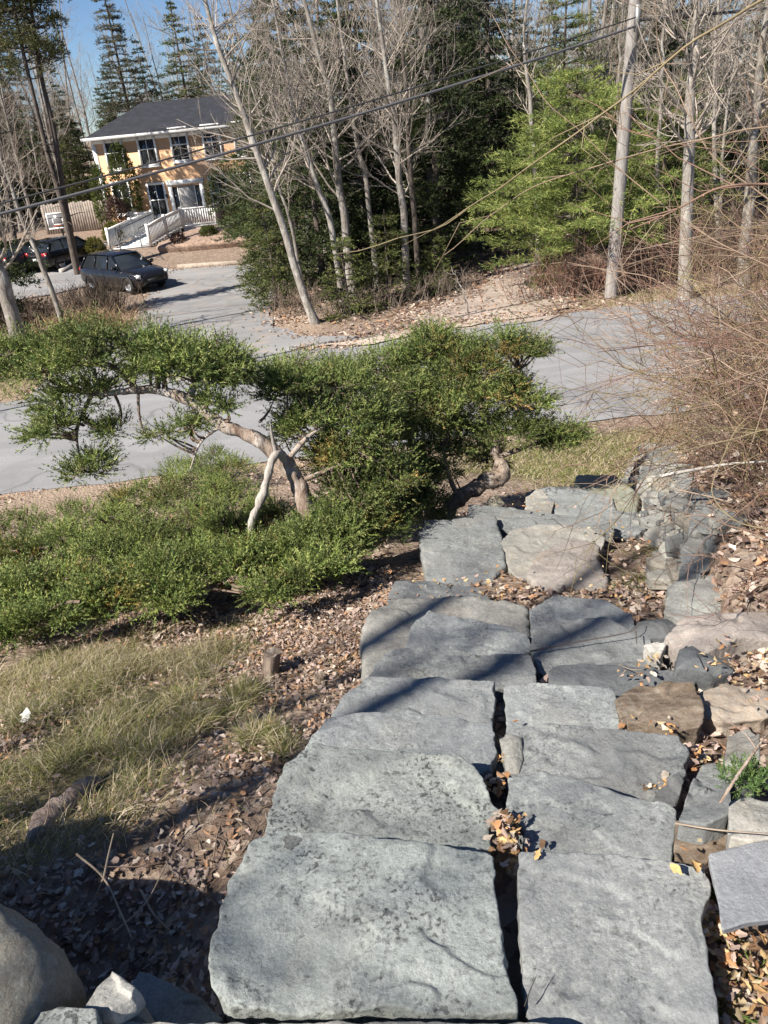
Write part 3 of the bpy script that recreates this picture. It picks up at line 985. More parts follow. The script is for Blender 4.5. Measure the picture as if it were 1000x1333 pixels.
clump = lambda x, y, s=2.2, k=5: sstep(-0.35, 0.35, fbm(np.stack([x * s, y * s, x * 0], -1), k))
# slope left of the steps
x, y = scatter(42000, -2.2, 0.0, 1.0, 5.2, lambda x, y: (0.15 + 0.85 * clump(x, y)) * (1 - 0.86 * grass_amount(x, y)), rl)
k = not_on_stone(x, y, 0.97)
put_leaves(x[k], y[k], 0.012, 0.036, 0.02)
x, y = scatter(9000, -5.5, 0.0, 4.0, 8.2, lambda x, y: 0.9 * clump(x, y), rl)
k = not_on_stone(x, y, 0.97)
put_leaves(x[k], y[k], 0.03, 0.075, 0.02)
x, y = scatter(8000, -9, 0.5, 7.5, 11.2, lambda x, y: 0.5 * clump(x, y), rl)
put_leaves(x, y, 0.03, 0.08)
# in the joints and right of the steps
x, y = scatter(9000, 0.0, 2.6, 0.6, 4.2, lambda x, y: (0.25 + 0.75 * clump(x, y, 3)) * (x > 0.3), rl)
k = not_on_stone(x, y, 0.98)
put_leaves(x[k], y[k], 0.025, 0.06, 0.02)
x, y = scatter(6000, 0.3, 3.2, 3.6, 8.5, lambda x, y: 0.6 * clump(x, y, 3), rl)
k = not_on_stone(x, y, 0.98)
put_leaves(x[k], y[k], 0.03, 0.07)
# bank top under the bush
x, y = scatter(26000, 1.2, 5.5, 2.4, 9.5, lambda x, y: (0.35 + 0.5 * (x < 3.2)) * (x > wall_x(y) + 0.12), rl)
put_leaves(x, y, 0.03, 0.07)
# leaves caught in the crack between the slabs
for (u, v, z, n, sp) in [(660, 1085, -0.09, 60, 0.022), (655, 1068, -0.12, 40, 0.018), (648, 1020, -0.22, 24, 0.018), (655, 990, -0.3, 12, 0.012), (664, 1100, -0.08, 40, 0.018), (666, 1125, -0.12, 16, 0.016),
                         (868, 950, -0.34, 16, 0.03), (825, 944, -0.40, 16, 0.025), (905, 985, -0.32, 40, 0.035), (640, 765, -1.0, 60, 0.12), (560, 770, -1.0, 50, 0.12), (830, 880, -0.5, 10, 0.03), (848, 858, -0.5, 14, 0.04), (925, 1125, -0.02, 16, 0.03),
                         (450, 1322, -0.09, 60, 0.05), (360, 1320, -0.09, 40, 0.05), (570, 1326, -0.09, 60, 0.06), (800, 770, -1.0, 30, 0.1), (960, 868, -0.48, 40, 0.10), (990, 855, -0.45, 40, 0.10), (868, 1030, -0.28, 40, 0.03), (990, 910, -0.3, 16, 0.06), (960, 1240, -0.1, 130, .07), (975, 1300, -0.1, 130, .07), (930, 1210, -0.1, 40, .03), (700, 655, -1.3, 20, .1), (810, 690, -1.2, 40, .15)]:
    c_ = at_z(u, v, z)
    p = c_ + rl.normal(size=(n, 3)) * [sp, sp, 0.012]
    leaves(lb, p, rl.uniform(0.014, 0.034, n), rl, cols=np.array([(0.42, 0.26, 0.12), (0.5, 0.36, 0.18), (0.36, 0.19, 0.09), (0.46, 0.40, 0.33), (0.2, 0.12, 0.07), (0.52, 0.42, 0.26), (0.40, 0.30, 0.25)]))
# a few stray leaves on the slabs
for (u, v, z) in [(846, 856, -0.58), (905, 1128, 0.02), (880, 1132, 0.02), (700, 1112, 0.01), (672, 940, -0.4), (330, 1170, -0.15)]:
    leaves(lb, np.array([at_z(u, v, z + 0.012)]), np.array([0.032]), rl, cols=np.array([(0.5, 0.33, 0.14), (0.42, 0.22, 0.1)]))
# under the trees across the road
x, y = scatter(26000, -4, 12, 18.5, 34, lambda x, y: 0.7 * clump(x, y, 0.7) * (~in_poly(x, y, [(p[0], p[1]) for p in drv])), rl)
put_leaves(x, y, 0.07, 0.16)
# leaves drifted over the edges of path, grit and driveway
for poly_, n_, sd_, s0_, s1_ in [(path, 5200, 0.35, 0.05, 0.13), (_q, 1500, 0.15, 0.04, 0.1), (drv, 3600, 0.3, 0.05, 0.12)]:
    q_ = dens(list(poly_) + [poly_[0]], 0.1)
    q_ = q_[rl.integers(0, len(q_), n_)] + rl.normal(size=(n_, 2)) * sd_
    yf_ = np.interp(q_[:, 0], [p[0] for p in far_e], [p[1] for p in far_e])
    q_ = q_[(q_[:, 1] > yf_ - 0.1) & (q_[:, 1] < 40)]
    tq_ = terrain(q_[:, 0], q_[:, 1]) + 0.06
    p = np.stack([q_[:, 0], q_[:, 1], np.where(q_[:, 1] < 21, np.maximum(tq_, -3.05), tq_)], -1)
    leaves(lb, p, rl.uniform(s0_, s1_, len(p)), rl)
x, y = scatter(6500, 0, 11, 18.6, 34, lambda x, y: 0.6 * in_poly(x, y, path), rl)
p = np.stack([x, y, np.maximum(terrain(x, y) + 0.06, -3.05)], -1)
leaves(lb, p, rl.uniform(0.05, 0.12, len(p)), rl)
for k_ in range(520):
    x_, y_ = (rl.uniform(-2.2, 0.0), rl.uniform(1.0, 5.0)) if k_ < 340 else (rl.uniform(0.9, 3.5), rl.uniform(2.2, 7.0))
    if not not_on_stone(np.array([x_]), np.array([y_]))[0]:
        continue
    a_ = rl.uniform(0, 2 * pi)
    L_ = rl.uniform(0.03, 0.16)
    z_ = tz(x_, y_) + 0.02
    dv_ = np.array([cos(a_), sin(a_), rl.uniform(-0.1, 0.2)]) * L_
    p0_ = np.array([x_, y_, z_])
    lb.tube(np.array([p0_, p0_ + dv_ * 0.5 + rl.normal(size=3) * 0.006, p0_ + dv_]), [0.0028, 0.0022, 0.0014], 4, np.array((0.24, 0.18, 0.14)) * rl.uniform(0.6, 1.6))
ll = lb.build('leaf_litter', M_LEAF)
tag(ll, 'brown fallen leaves scattered over slope, joints and verges', 'leaves', kind='stuff')

# ------------------------------------------------------------------ grass
gb = MB()
rg = np.random.default_rng(8)


def blades(mb, pos, L, w, rng, cols, lean=(0.0, 0.0), spread=0.5):
    n = len(pos)
    az = rng.uniform(0, 2 * pi, n)
    d0 = norm(np.stack([np.cos(az) * spread, np.sin(az) * spread, np.ones(n)], -1) + np.array([lean[0], lean[1], 0]) + 0.15 * rng.normal(size=(n, 3)))
    d1 = norm(d0 + np.stack([np.cos(az), np.sin(az), -0.6 * np.ones(n)], -1) * rng.uniform(0.3, 1.1, (n, 1)) + np.array([lean[0], lean[1], 0]))
    s = norm(np.cross(d0, rand_unit(n, rng)))
    m1 = pos + d0 * (L * 0.55)[:, None]
    tip = m1 + d1 * (L * 0.45)[:, None]
    w_ = w[:, None] / 2
    V = np.stack([pos - s * w_, pos + s * w_, m1 + s * w_ * 0.8, m1 - s * w_ * 0.8, tip], 1)
    base = np.arange(n)[:, None] * 5
    c_ = cols[rng.integers(0, len(cols), n)] * rng.uniform(0.75, 1.2, (n, 1))
    mb.add(V.reshape(-1, 3), base + np.array([[0, 1, 2, 3]]), c_)
    mb.add(V.reshape(-1, 3), base + np.array([[3, 2, 4]]), c_)


STRAW = np.array([(0.54, 0.465, 0.32), (0.47, 0.405, 0.26), (0.60, 0.53, 0.40), (0.27, 0.25, 0.11), (0.22, 0.22, 0.085), (0.31, 0.27, 0.14)])
GREENG = np.array([(0.16, 0.20, 0.05), (0.23, 0.245, 0.08), (0.26, 0.26, 0.09), (0.34, 0.30, 0.14), (0.10, 0.15, 0.035)])
x, y = scatter(85000, -3.6, -0.35, 1.5, 4.6, lambda x, y: grass_amount(x, y) * (0.25 + 0.75 * clump(x, y, 3.1, 15)), rg)
k = not_on_stone(x, y)
x, y = x[k], y[k]
p = np.stack([x, y, terrain(x, y)], -1)
tone = clump(x, y, 1.3, 21)
gsel = rg.uniform(size=len(x)) < tone * 0.42
hgt = 0.55 + 0.9 * clump(x, y, 3.1, 15)
blades(gb, p[~gsel], hgt[~gsel] * rg.uniform(0.04, 0.13, (~gsel).sum()), rg.uniform(0.0018, 0.0036, (~gsel).sum()), rg, STRAW, (0.45, 0.1), 0.7)
blades(gb, p[gsel], hgt[gsel] * rg.uniform(0.04, 0.11, gsel.sum()), rg.uniform(0.0018, 0.0036, gsel.sum()), rg, GREENG, (0.35, 0.1), 0.6)
for (u, v, n, s) in [(235, 915, 900, 0.10), (255, 945, 800, 0.09), (320, 905, 700, 0.09), (335, 965, 700, 0.08), (300, 930, 400, 0.08), (370, 985, 300, 0.05), (180, 980, 700, 0.12), (70, 1000, 900, 0.16), (30, 940, 800, 0.15), (120, 900, 800, 0.15), (270, 880, 500, 0.1), (60, 860, 600, .15)]:
    c_ = on_ground(u, v)
    o_ = rg.normal(size=(n, 2)) * s * 0.5
    x, y = c_[0] + o_[:, 0], c_[1] + o_[:, 1]
    p = np.stack([x, y, terrain(x, y)], -1)
    blades(gb, p, rg.uniform(0.06, 0.16, n), rg.uniform(0.0018, 0.0036, n), rg, np.concatenate([STRAW, GREENG[:3]]), (0.15, 0.0), 0.9)
x, y = scatter(9000, -2.2, -0.1, 1.0, 5.5, lambda x, y: 0.8 * clump(x, y, 2.0, 33), rg)
k = not_on_stone(x, y)
x, y = x[k], y[k]
blades(gb, np.stack([x, y, terrain(x, y)], -1), rg.uniform(0.04, 0.13, len(x)), rg.uniform(0.0015, 0.003, len(x)), rg, np.array([(0.34, 0.26, 0.17), (0.24, 0.17, 0.11), (0.42, 0.35, 0.24), (0.2, 0.2, 0.08)]), (0.1, 0), 1.6)
# sprigs of green right of the steps
for (u, v, n, s) in [(945, 1222, 40, 0.012), (985, 1270, 50, 0.02), (945, 1318, 30, 0.014), (922, 1172, 20, 0.012), (700, 745, 80, .06), (830, 760, 160, .12), (850, 720, 120, .12)]:
    c_ = on_ground(u, v)
    o_ = rg.normal(size=(n, 2)) * s
    x, y = c_[0] + o_[:, 0], c_[1] + o_[:, 1]
    blades(gb, np.stack([x, y, terrain(x, y)], -1), rg.uniform(0.03, 0.08, n), rg.uniform(0.004, 0.008, n), rg, GREENG, (0, 0), 0.8)
x, y = scatter(30000, 0.8, 5.2, 6.4, 11.5, lambda x, y: grass_amount(x, y), rg)
k = not_on_stone(x, y)
x, y = x[k], y[k]
blades(gb, np.stack([x, y, terrain(x, y)], -1), rg.uniform(0.05, 0.13, len(x)), rg.uniform(0.005, 0.01, len(x)), rg, np.concatenate([STRAW, GREENG]), (0, 0), 0.8)
x, y = scatter(24000, -16, 9, 15.8, 21, lambda x, y: grass_amount(x, y) * ((x < -7) | (x > 3)), rg)
blades(gb, np.stack([x, y, terrain(x, y)], -1), rg.uniform(0.06, 0.2, len(x)), rg.uniform(0.01, 0.02, len(x)), rg, np.concatenate([GREENG, STRAW[:2]]), (0, 0), 0.7)
tag(gb.build('grass', M_GRASS), 'dry straw and green grass tufts on the slope and verges', 'grass', kind='stuff')
# dry stalks on the verge by the driveway mouth
ds = MB()
for (u, v, n) in [(130, 425, 260), (105, 430, 200), (150, 430, 160), (60, 440, 200)]:
    c_ = on_ground(u, v)
    o_ = rg.normal(size=(n, 2)) * [0.5, 0.35]
    x, y = c_[0] + o_[:, 0], c_[1] + o_[:, 1]
    blades(ds, np.stack([x, y, terrain(x, y)], -1), rg.uniform(0.4, 1.0, n), rg.uniform(0.012, 0.03, n), rg, np.array([(0.34, 0.24, 0.14), (0.25, 0.16, 0.09), (0.42, 0.33, 0.2)]), (0, 0), 0.45)
tag(ds.build('dry_grass', M_GRASS), 'tall tan dry stalks at the driveway corner', 'grass', kind='stuff')


# ------------------------------------------------------------------ needles / sprays
def needles(mb, o, d, K, L, l, w, spread, rng, col, droop=0.0):
    """K leaflets along each spray axis o + t*d*L"""
    n = len(o)
    t = rng.uniform(0.0, 1.0, (n, K, 1))
    L = np.broadcast_to(np.asarray(L, float), (n,))[:, None, None]
    base = o[:, None] + d[:, None] * t * L
    dr = norm(d[:, None] + spread * rng.normal(size=(n, K, 3)) + np.array([0, 0, -droop]))
    s = norm(np.cross(dr, rng.normal(size=(n, K, 3))))
    ll_ = l * rng.uniform(0.6, 1.2, (n, K, 1)) * (1.1 - 0.5 * t)
    V = np.stack([base - s * w / 2, base + s * w / 2, base + dr * ll_], 2)
    c_ = np.repeat(col, K, 0) * rng.uniform(0.8, 1.2, (n * K, 1))
    mb.add(V.reshape(-1, 3), np.arange(n * K * 3).reshape(-1, 3), c_)


def shell(c_, r_, n, rng, up=0.35, inner=0.55):
    d = rand_unit(n, rng)
    k_ = d[:, 2] > -0.55
    d = d[k_]
    rr = rng.uniform(inner, 1.0, (len(d), 1)) ** 0.7
    p_ = np.asarray(c_) + d * rr * np.asarray(r_)
    ax = norm(d * np.array([1, 1, 0.7]) + np.array([0, 0, up]) + 0.45 * rng.normal(size=d.shape))
    return p_, ax


JG = np.array([(0.135, 0.18, 0.045), (0.175, 0.215, 0.058), (0.10, 0.14, 0.038), (0.225, 0.24, 0.08), (0.072, 0.105, 0.032), (0.155, 0.185, 0.065)])


def juniper_foliage(name, blobs, per, root, rng, l=0.045, w=0.0075, K=15, Ls=0.10, cols=JG, twig_from=None):
    mb, tb = MB(), MB()
    for (c_, r_, wt) in blobs:
        n = int(per * wt)
        # sub-clumps make the lobes uneven
        m_ = max(3, int(9 * wt))
        pc, pa = shell(c_, np.asarray(r_) * 0.85, m_ * 2, rng, inner=0.5)
        pc = pc[:m_]
        pa = pa[:m_]
        for q, a in zip(pc, pa):
            tone = rng.uniform(0.7, 1.25)
            rr = np.mean(r_) * rng.uniform(0.32, 0.6)
            p_, ax = shell(q, (rr, rr, rr * 0.62), int(n / m_), rng, up=0.45, inner=0.3)
            ax = norm(ax + 0.5 * a)
            c0 = cols[rng.integers(0, len(cols), len(p_))] * tone
            needles(mb, p_, ax, K, Ls * rng.uniform(0.6, 1.3, len(p_)), l, w, 0.5, rng, c0)
            if twig_from is not None:
                f0 = twig_from[np.argmin(np.linalg.norm(twig_from - q, axis=1))]
                mid = (f0 + q) / 2 + rng.normal(size=3) * 0.05 + [0, 0, -0.03]
                t_ = np.linspace(0, 1, 6)[:, None]
                pts = f0 * (1 - t_) ** 2 + 2 * mid * t_ * (1 - t_) + q * t_ ** 2
                tb.tube(pts, np.linspace(0.014, 0.004, 6), 4, (0.16, 0.115, 0.085))
                for e in p_[::max(1, len(p_) // 7)]:
                    t2 = np.linspace(0, 1, 3)[:, None]
                    tb.tube(q * (1 - t2) + e * t2, [0.004, 0.003, 0.002], 3, (0.2, 0.15, 0.11))
    o = mb.build(name, M_JUN, root, loc=None)
    return mb, tb


def rel(root, ob):
    """child mesh was built in world space under a root with a location"""
    ob.location = -root.location
    return ob


def curve3(pts, n):
    """Catmull-Rom through pts"""
    p = np.asarray(pts, float)
    p = np.concatenate([[2 * p[0] - p[1]], p, [2 * p[-1] - p[-2]]])
    out = []
    segs = len(p) - 3
    for t in np.linspace(0, segs, n):
        i_ = min(int(t), segs - 1)
        u_ = t - i_
        a, b_, c_, d_ = p[i_:i_ + 4]
        out.append(0.5 * ((2 * b_) + (-a + c_) * u_ + (2 * a - 5 * b_ + 4 * c_ - d_) * u_ ** 2 + (-a + 3 * b_ - 3 * c_ + d_) * u_ ** 3))
    return np.array(out)


def limb(mb, pts, rad, sides=14, n=40, rng=None, amp=0.1, seed=0):
    c_ = curve3(pts, n)
    r_ = np.interp(np.linspace(0, 1, n), np.linspace(0, 1, len(rad)), rad)
    i0 = mb.nv
    mb.tube(c_, r_, sides, cap=True)
    # gnarl
    v = mb.v[-2]
    ax = np.repeat(c_, sides, 0)
    d = v - ax
    k_ = 1 + amp * 2.2 * vnoise(v * 14, seed) + amp * 1.2 * vnoise(v * np.array([60, 60, 12]), seed + 1)
    mb.v[-2] = ax + d * k_[:, None]
    return c_


def blob_px(u, v, y, rp, sq=(1, 1, 1), w=1.0):
    c_ = at_y(u, v, y)
    s = np.linalg.norm(c_ - [0, 0, EYE]) / F * rp
    return (c_, (s * sq[0], s * sq[1], s * sq[2]), w)


rj = np.random.default_rng(21)
# --- arching juniper (left)
yb = 5.15
jb = np.array([-0.62, 4.95, 0])
jb[2] = tz(jb[0], jb[1]) - 0.05
root = thing('juniper', jb, 'old juniper whose bare pale trunk arches left over the road', 'shrub', 'junipers beside the steps')
tk = MB()
main = [jb, at_y(408, 690, 5.1), at_y(398, 655, 5.15), at_y(372, 602, 5.2), at_y(335, 573, 5.22), at_y(290, 553, 5.25), at_y(245, 520, 5.3), at_y(190, 507, 5.35), at_y(120, 512, 5.4), at_y(40, 490, 5.45), at_y(-30, 500, 5.5)]
cm = limb(tk, main, [0.07, 0.068, 0.064, 0.060, 0.052, 0.042, 0.036, 0.028, 0.02, 0.014, 0.008], 16, 110, seed=3, amp=0.16)
br = []
for pts, rad in [([at_y(245, 520, 5.3), at_y(260, 490, 5.35), at_y(285, 475, 5.4)], [0.03, 0.02, 0.01]),
                 ([at_y(180, 508, 5.35), at_y(150, 480, 5.4), at_y(110, 462, 5.5)], [0.028, 0.018, 0.01]),
                 ([at_y(120, 512, 5.4), at_y(100, 560, 5.35), at_y(105, 600, 5.3)], [0.02, 0.012, 0.006]),
                 ([at_y(372, 602, 5.2), at_y(400, 570, 5.3), at_y(440, 545, 5.5)], [0.022, 0.016, 0.006]),
                 ([at_y(385, 630, 5.15), at_y(430, 610, 5.25), at_y(480, 590, 5.4)], [0.022, 0.016, 0.006]),
                 ([at_y(290, 553, 5.25), at_y(262, 575, 5.2), at_y(248, 610, 5.2)], [0.015, 0.01, 0.004])]:
    br.append(limb(tk, pts, rad, 8, 16, seed=5))
tr = rel(root, tk.build('trunk', M_DEADWOOD, root, smooth=True))
db = MB()
limb(db, [at_y(372, 602, 5.19), at_y(362, 590, 5.12), at_y(352, 605, 5.06), at_y(344, 640, 5.0), at_y(330, 672, 4.98), at_y(327, 690, 4.97)], [0.022, 0.03, 0.028, 0.028, 0.034, 0.022], 12, 40, seed=8, amp=0.2)
limb(db, [at_y(360, 592, 5.12), at_y(355, 570, 5.1), at_y(352, 552, 5.08)], [0.02, 0.012, 0.004], 8, 12, seed=9)
ds_ = rel(root, db.build('dead_branch', bark_mat('silver dead wood', (0.25, 0.22, 0.19), (0.45, 0.42, 0.38)), root, smooth=True))
ds_['label'] = 'short forked silvery dead branch'
skel = np.concatenate([cm] + br)
bl = [blob_px(60, 470, 5.5, 50, (1.2, 1, .6), 1.0), blob_px(120, 455, 5.5, 45, (1.2, 1, .6), 1.0), blob_px(190, 470, 5.45, 40, (1.2, 1, .7), 1.0), blob_px(235, 478, 5.4, 36, (1.1, 1, .7), .9), blob_px(290, 480, 5.4, 32, (1, 1, .9), .9),
      blob_px(20, 480, 5.5, 45, (1.2, 1, .6), .8), blob_px(110, 520, 5.4, 38, (1.2, 1, .7), .6), blob_px(75, 560, 5.35, 30, (1.2, 1, .7), .45), blob_px(110, 605, 5.3, 28, (1.1, 1, .6), .4), blob_px(150, 560, 5.35, 22, (1, 1, .7), .25),
      blob_px(280, 530, 5.3, 22, (1, 1, .8), .3), blob_px(215, 560, 5.3, 22, (1.4, 1, .6), .22), blob_px(255, 560, 5.25, 18, (1, 1, 1.2), .15), blob_px(305, 505, 5.35, 22, (1, 1, 1), .35),
      blob_px(370, 505, 5.7, 46, (1.1, 1, .8), 1.2), blob_px(420, 520, 5.75, 50, (1.1, 1, .9), 1.3), blob_px(400, 560, 5.5, 42, (1, 1, .8), .9), blob_px(465, 560, 5.6, 50, (1, 1, .9), 1.2), blob_px(440, 610, 5.4, 42, (1, 1, .9), 1.0),
      blob_px(455, 650, 5.25, 40, (1.2, 1, .8), 1.0), blob_px(500, 620, 5.5, 45, (1, 1, 1), 1.0), blob_px(480, 685, 5.2, 34, (1.2, 1, .7), .7)]


def finish_juniper(root, bl, per, rng, skel, **kw):
    mb, tb = MB(), MB()
    cols = kw.pop('cols', JG)
    for (c_, r_, wt) in bl:
        n = int(per * wt)
        m_ = max(5, int(17 * wt))
        pc, pa = shell(c_, np.asarray(r_) * 0.92, m_ * 3, rng, inner=0.4)
        for q, a in zip(pc[:m_], pa[:m_]):
            tone = rng.uniform(0.6, 1.6)
            rr = np.mean(r_) * rng.uniform(0.22, 0.62)
            if rng.uniform() < 0.06:
                tone = tone * np.array([1.35, 0.85, 0.9])
            p_, ax = shell(q, (rr * 1.15, rr * 1.15, rr * 0.55), int(n / m_), rng, up=0.35, inner=0.2)
            ax = norm(ax + 0.6 * a)
            fs = rng.uniform(0.75, 1.5)
            needles(mb, p_, ax, kw.get('K', 20), kw.get('Ls', 0.115) * fs * rng.uniform(0.5, 1.5, len(p_)), kw.get('l', 0.027) * fs, kw.get('w', 0.0068) * fs ** 0.5, 0.62, rng, cols[rng.integers(0, len(cols), len(p_))] * tone)
            f0 = skel[np.argmin(np.linalg.norm(skel - q, axis=1))]
            if np.linalg.norm(f0 - q) > 0.4:
                f0 = q + (f0 - q) / np.linalg.norm(f0 - q) * rng.uniform(0.12, 0.3) + rng.normal(size=3) * 0.06
            mid = (f0 + q) / 2 + rng.normal(size=3) * 0.05 + [0, 0, -0.03]
            t_ = np.linspace(0, 1, 6)[:, None]
            tb.tube(f0 * (1 - t_) ** 2 + 2 * mid * t_ * (1 - t_) + q * t_ ** 2, np.linspace(0.013, 0.004, 6), 4, (0.17, 0.125, 0.095))
            for e in p_[::max(1, len(p_) // 6)]:
                t2 = np.linspace(0, 1, 3)[:, None]
                tb.tube(q * (1 - t2) + e * t2, [0.004, 0.003, 0.002], 3, (0.24, 0.19, 0.145))
    rel(root, mb.build('foliage', M_JUN, root))
    rel(root, tb.build('twigs', M_TWIG, root))


bl += [blob_px(400, 712, 4.8, 36, (1.1, 1, .8), .8), blob_px(440, 700, 4.9, 34, (1.1, 1, .8), .8), blob_px(372, 725, 4.75, 32, (1.1, 1, .7), .7), blob_px(335, 735, 4.7, 30, (1.2, 1, .7), .6)]
finish_juniper(root, bl, 900, rj, skel)

# --- right juniper
j2 = np.array([0.42, 6.1, 0])
j2[2] = tz(j2[0], j2[1]) - 0.05
root = thing('juniper', j2, 'bushy upright juniper with a kinked bare trunk beside the platform stones', 'shrub', 'junipers beside the steps')
tk = MB()
c1 = limb(tk, [j2, at_y(590, 655, 6.15), at_y(625, 632, 6.2), at_y(652, 618, 6.25), at_y(648, 595, 6.3), at_y(636, 560, 6.35), at_y(625, 520, 6.4), at_y(600, 480, 6.5)], [0.07, 0.068, 0.07, 0.072, 0.05, 0.042, 0.03, 0.018], 14, 70, seed=13, amp=0.17)
c2 = limb(tk, [j2, at_y(560, 660, 6.2), at_y(545, 610, 6.3), at_y(530, 550, 6.4), at_y(520, 500, 6.5)], [0.07, 0.05, 0.04, 0.03, 0.015], 10, 40, seed=14, amp=0.15)
c3 = limb(tk, [at_y(636, 560, 6.35), at_y(672, 560, 6.3), at_y(676, 520, 6.35), at_y(675, 480, 6.4)], [0.035, 0.026, 0.02, 0.01], 8, 30, seed=15)
c4 = limb(tk, [at_y(648, 595, 6.3), at_y(690, 580, 6.3), at_y(730, 570, 6.3)], [0.03, 0.02, 0.008], 8, 20, seed=16)
c5 = limb(tk, [at_y(600, 655, 6.15), at_y(585, 620, 6.2), at_y(575, 580, 6.3)], [0.03, 0.02, 0.012], 8, 20, seed=17)
rel(root, tk.build('trunk', M_JUNBARK, root, smooth=True))
bl = [blob_px(545, 665, 5.9, 30, (1, 1, .8), .7), blob_px(500, 665, 5.6, 34, (1, 1, .8), .8), blob_px(500, 500, 6.6, 50, (1, 1, .8), 1.4), blob_px(560, 475, 6.7, 48, (1, 1, .8), 1.5), blob_px(610, 480, 6.6, 42, (1, 1, .8), 1.3), blob_px(565, 455, 6.8, 30, (1, 1, .8), .7), blob_px(650, 455, 6.5, 34, (1.2, 1, .6), .5), blob_px(685, 460, 6.45, 22, (1, 1, .7), .45),
      blob_px(545, 530, 6.5, 52, (1, 1, .9), 1.5), blob_px(600, 525, 6.45, 46, (1, 1, .9), 1.2), blob_px(640, 510, 6.5, 36, (1, 1, .8), .7), blob_px(520, 570, 6.35, 48, (1, 1, .9), 1.3), blob_px(575, 575, 6.5, 40, (1, 1, .8), .9),
      blob_px(680, 520, 6.4, 30, (1, 1, .9), .5), blob_px(668, 560, 6.3, 34, (1.2, 1, .7), .8), blob_px(710, 572, 6.3, 30, (1.3, 1, .6), .7), blob_px(610, 575, 6.6, 34, (1, 1, .8), .6), blob_px(735, 575, 6.3, 16, (1.2, 1, .6), .25),
      blob_px(535, 625, 6.2, 40, (1, 1, .9), 1.0), blob_px(570, 620, 6.7, 36, (1, 1, .9), .7), blob_px(450, 500, 6.6, 40, (1, 1, .7), .9), blob_px(640, 600, 6.8, 26, (1.4, 1, .5), .3)]
finish_juniper(root, bl, 1050, rj, np.concatenate([c1, c2, c3, c4, c5]))

# --- low spreading juniper
j3 = np.array([-1.5, 5.0, 0])
j3[2] = tz(j3[0], j3[1])
root = thing('juniper', j3, 'low spreading juniper mat covering the slope left of the dead branch', 'shrub', 'junipers beside the steps')
tk = MB()
sk = []
for k in range(16):
    a = rj.uniform(0, 2 * pi)
    L = rj.uniform(0.4, 1.2)
    e = j3 + np.array([cos(a) * L * 1.0 - 0.3, sin(a) * L * 0.5, 0])
    e[2] = tz(e[0], e[1]) + 0.25
    mdl = (j3 + e) / 2
    mdl[2] = tz(mdl[0], mdl[1]) + 0.18
    sk.append(limb(tk, [j3, mdl, e], [0.03, 0.02, 0.008], 6, 14, seed=k))
rel(root, tk.build('stems', M_JUNBARK, root, smooth=True))
bl = []
for (u, v, rp, wt) in [(20, 740, 46, 1.2), (75, 720, 46, 1.2), (20, 790, 40, 1.0), (75, 775, 42, 1.0), (130, 690, 44, 1.1), (130, 740, 46, 1.2), (130, 785, 36, .8), (185, 665, 42, 1.0), (190, 715, 48, 1.2), (195, 765, 42, 1.0), (245, 640, 42, 1.0), (250, 690, 48, 1.2), (250, 745, 42, 1.0),
                       (300, 650, 40, .9), (310, 700, 42, 1.1), (300, 745, 34, .7), (355, 690, 36, .8), (370, 735, 32, .7), (410, 720, 32, .7), (230, 780, 28, .5), (20, 690, 34, .5), (70, 680, 30, .4), (-20, 780, 40, .7), (10, 820, 30, .5), (420, 680, 32, .6), (285, 610, 28, .5), (60, 810, 24, .4), (265, 600, 22, .35), (345, 665, 24, .5), (400, 690, 36, .8), (440, 705, 34, .8), (425, 740, 20, .3), (385, 758, 20, .3), (300, 620, 28, .5), (230, 620, 26, .4), (340, 770, 20, .3), (160, 640, 26, .4)]:
    # find the height so that the blob sits on the slope
    d = ray(u, v)
    t = np.arange(2, 14, 0.01)
    z_ = EYE + d[2] * t
    g_ = terrain(d[0] * t, d[1] * t)
    kk = np.argmax(z_ < g_ + 0.26)
    bl.append(blob_px(u, v, d[1] * t[kk], rp, (1.15, 1, .62), wt))
finish_juniper(root, bl, 1000, rj, np.concatenate(sk), cols=JG * np.array([1.06, 1.06, 1.0]))

# small mossy tuft on the edging rocks
tf = MB()
c_ = at_z(972, 1015, 0.06)
p_, ax = shell(c_, (0.06, 0.05, 0.03), 260, rj, up=0.8, inner=0.0)
needles(tf, p_, ax, 9, 0.03, 0.02, 0.003, 0.6, rj, np.array([(0.10, 0.17, 0.05), (0.14, 0.20, 0.06), (0.07, 0.12, 0.04)])[rj.integers(0, 3, len(p_))])
tag(tf.build('moss_tuft', M_JUN), 'feathery bright green tuft growing between the edging rocks', 'plant')
sb = MB()
limb(sb, [at_z(938, 1045, 0.06), at_z(960, 1010, 0.13), at_z(985, 975, 0.16), at_z(1003, 950, 0.16)], [0.004, 0.004, 0.003, 0.002], 5, 16)
limb(sb, [at_z(985, 975, 0.16), at_z(970, 955, 0.17), at_z(950, 940, .17)], [0.002, 0.002, 0.001], 4, 8)
tag(sb.build('twig', M_DEADWOOD), 'thin pale twig leaning across the green tuft', 'twig')


def twig(px, r, label, mtl=M_TWIG, name='twig', group=None, col=(0.3, 0.24, 0.18)):
    mb = MB()
    for pts in px:
        c_ = curve3([at_z(*q) for q in pts], 14)
        mb.tube(c_, np.linspace(r, r * 0.5, 14), 5, col)
    return tag(mb.build(name, mtl), label, 'twig', group)


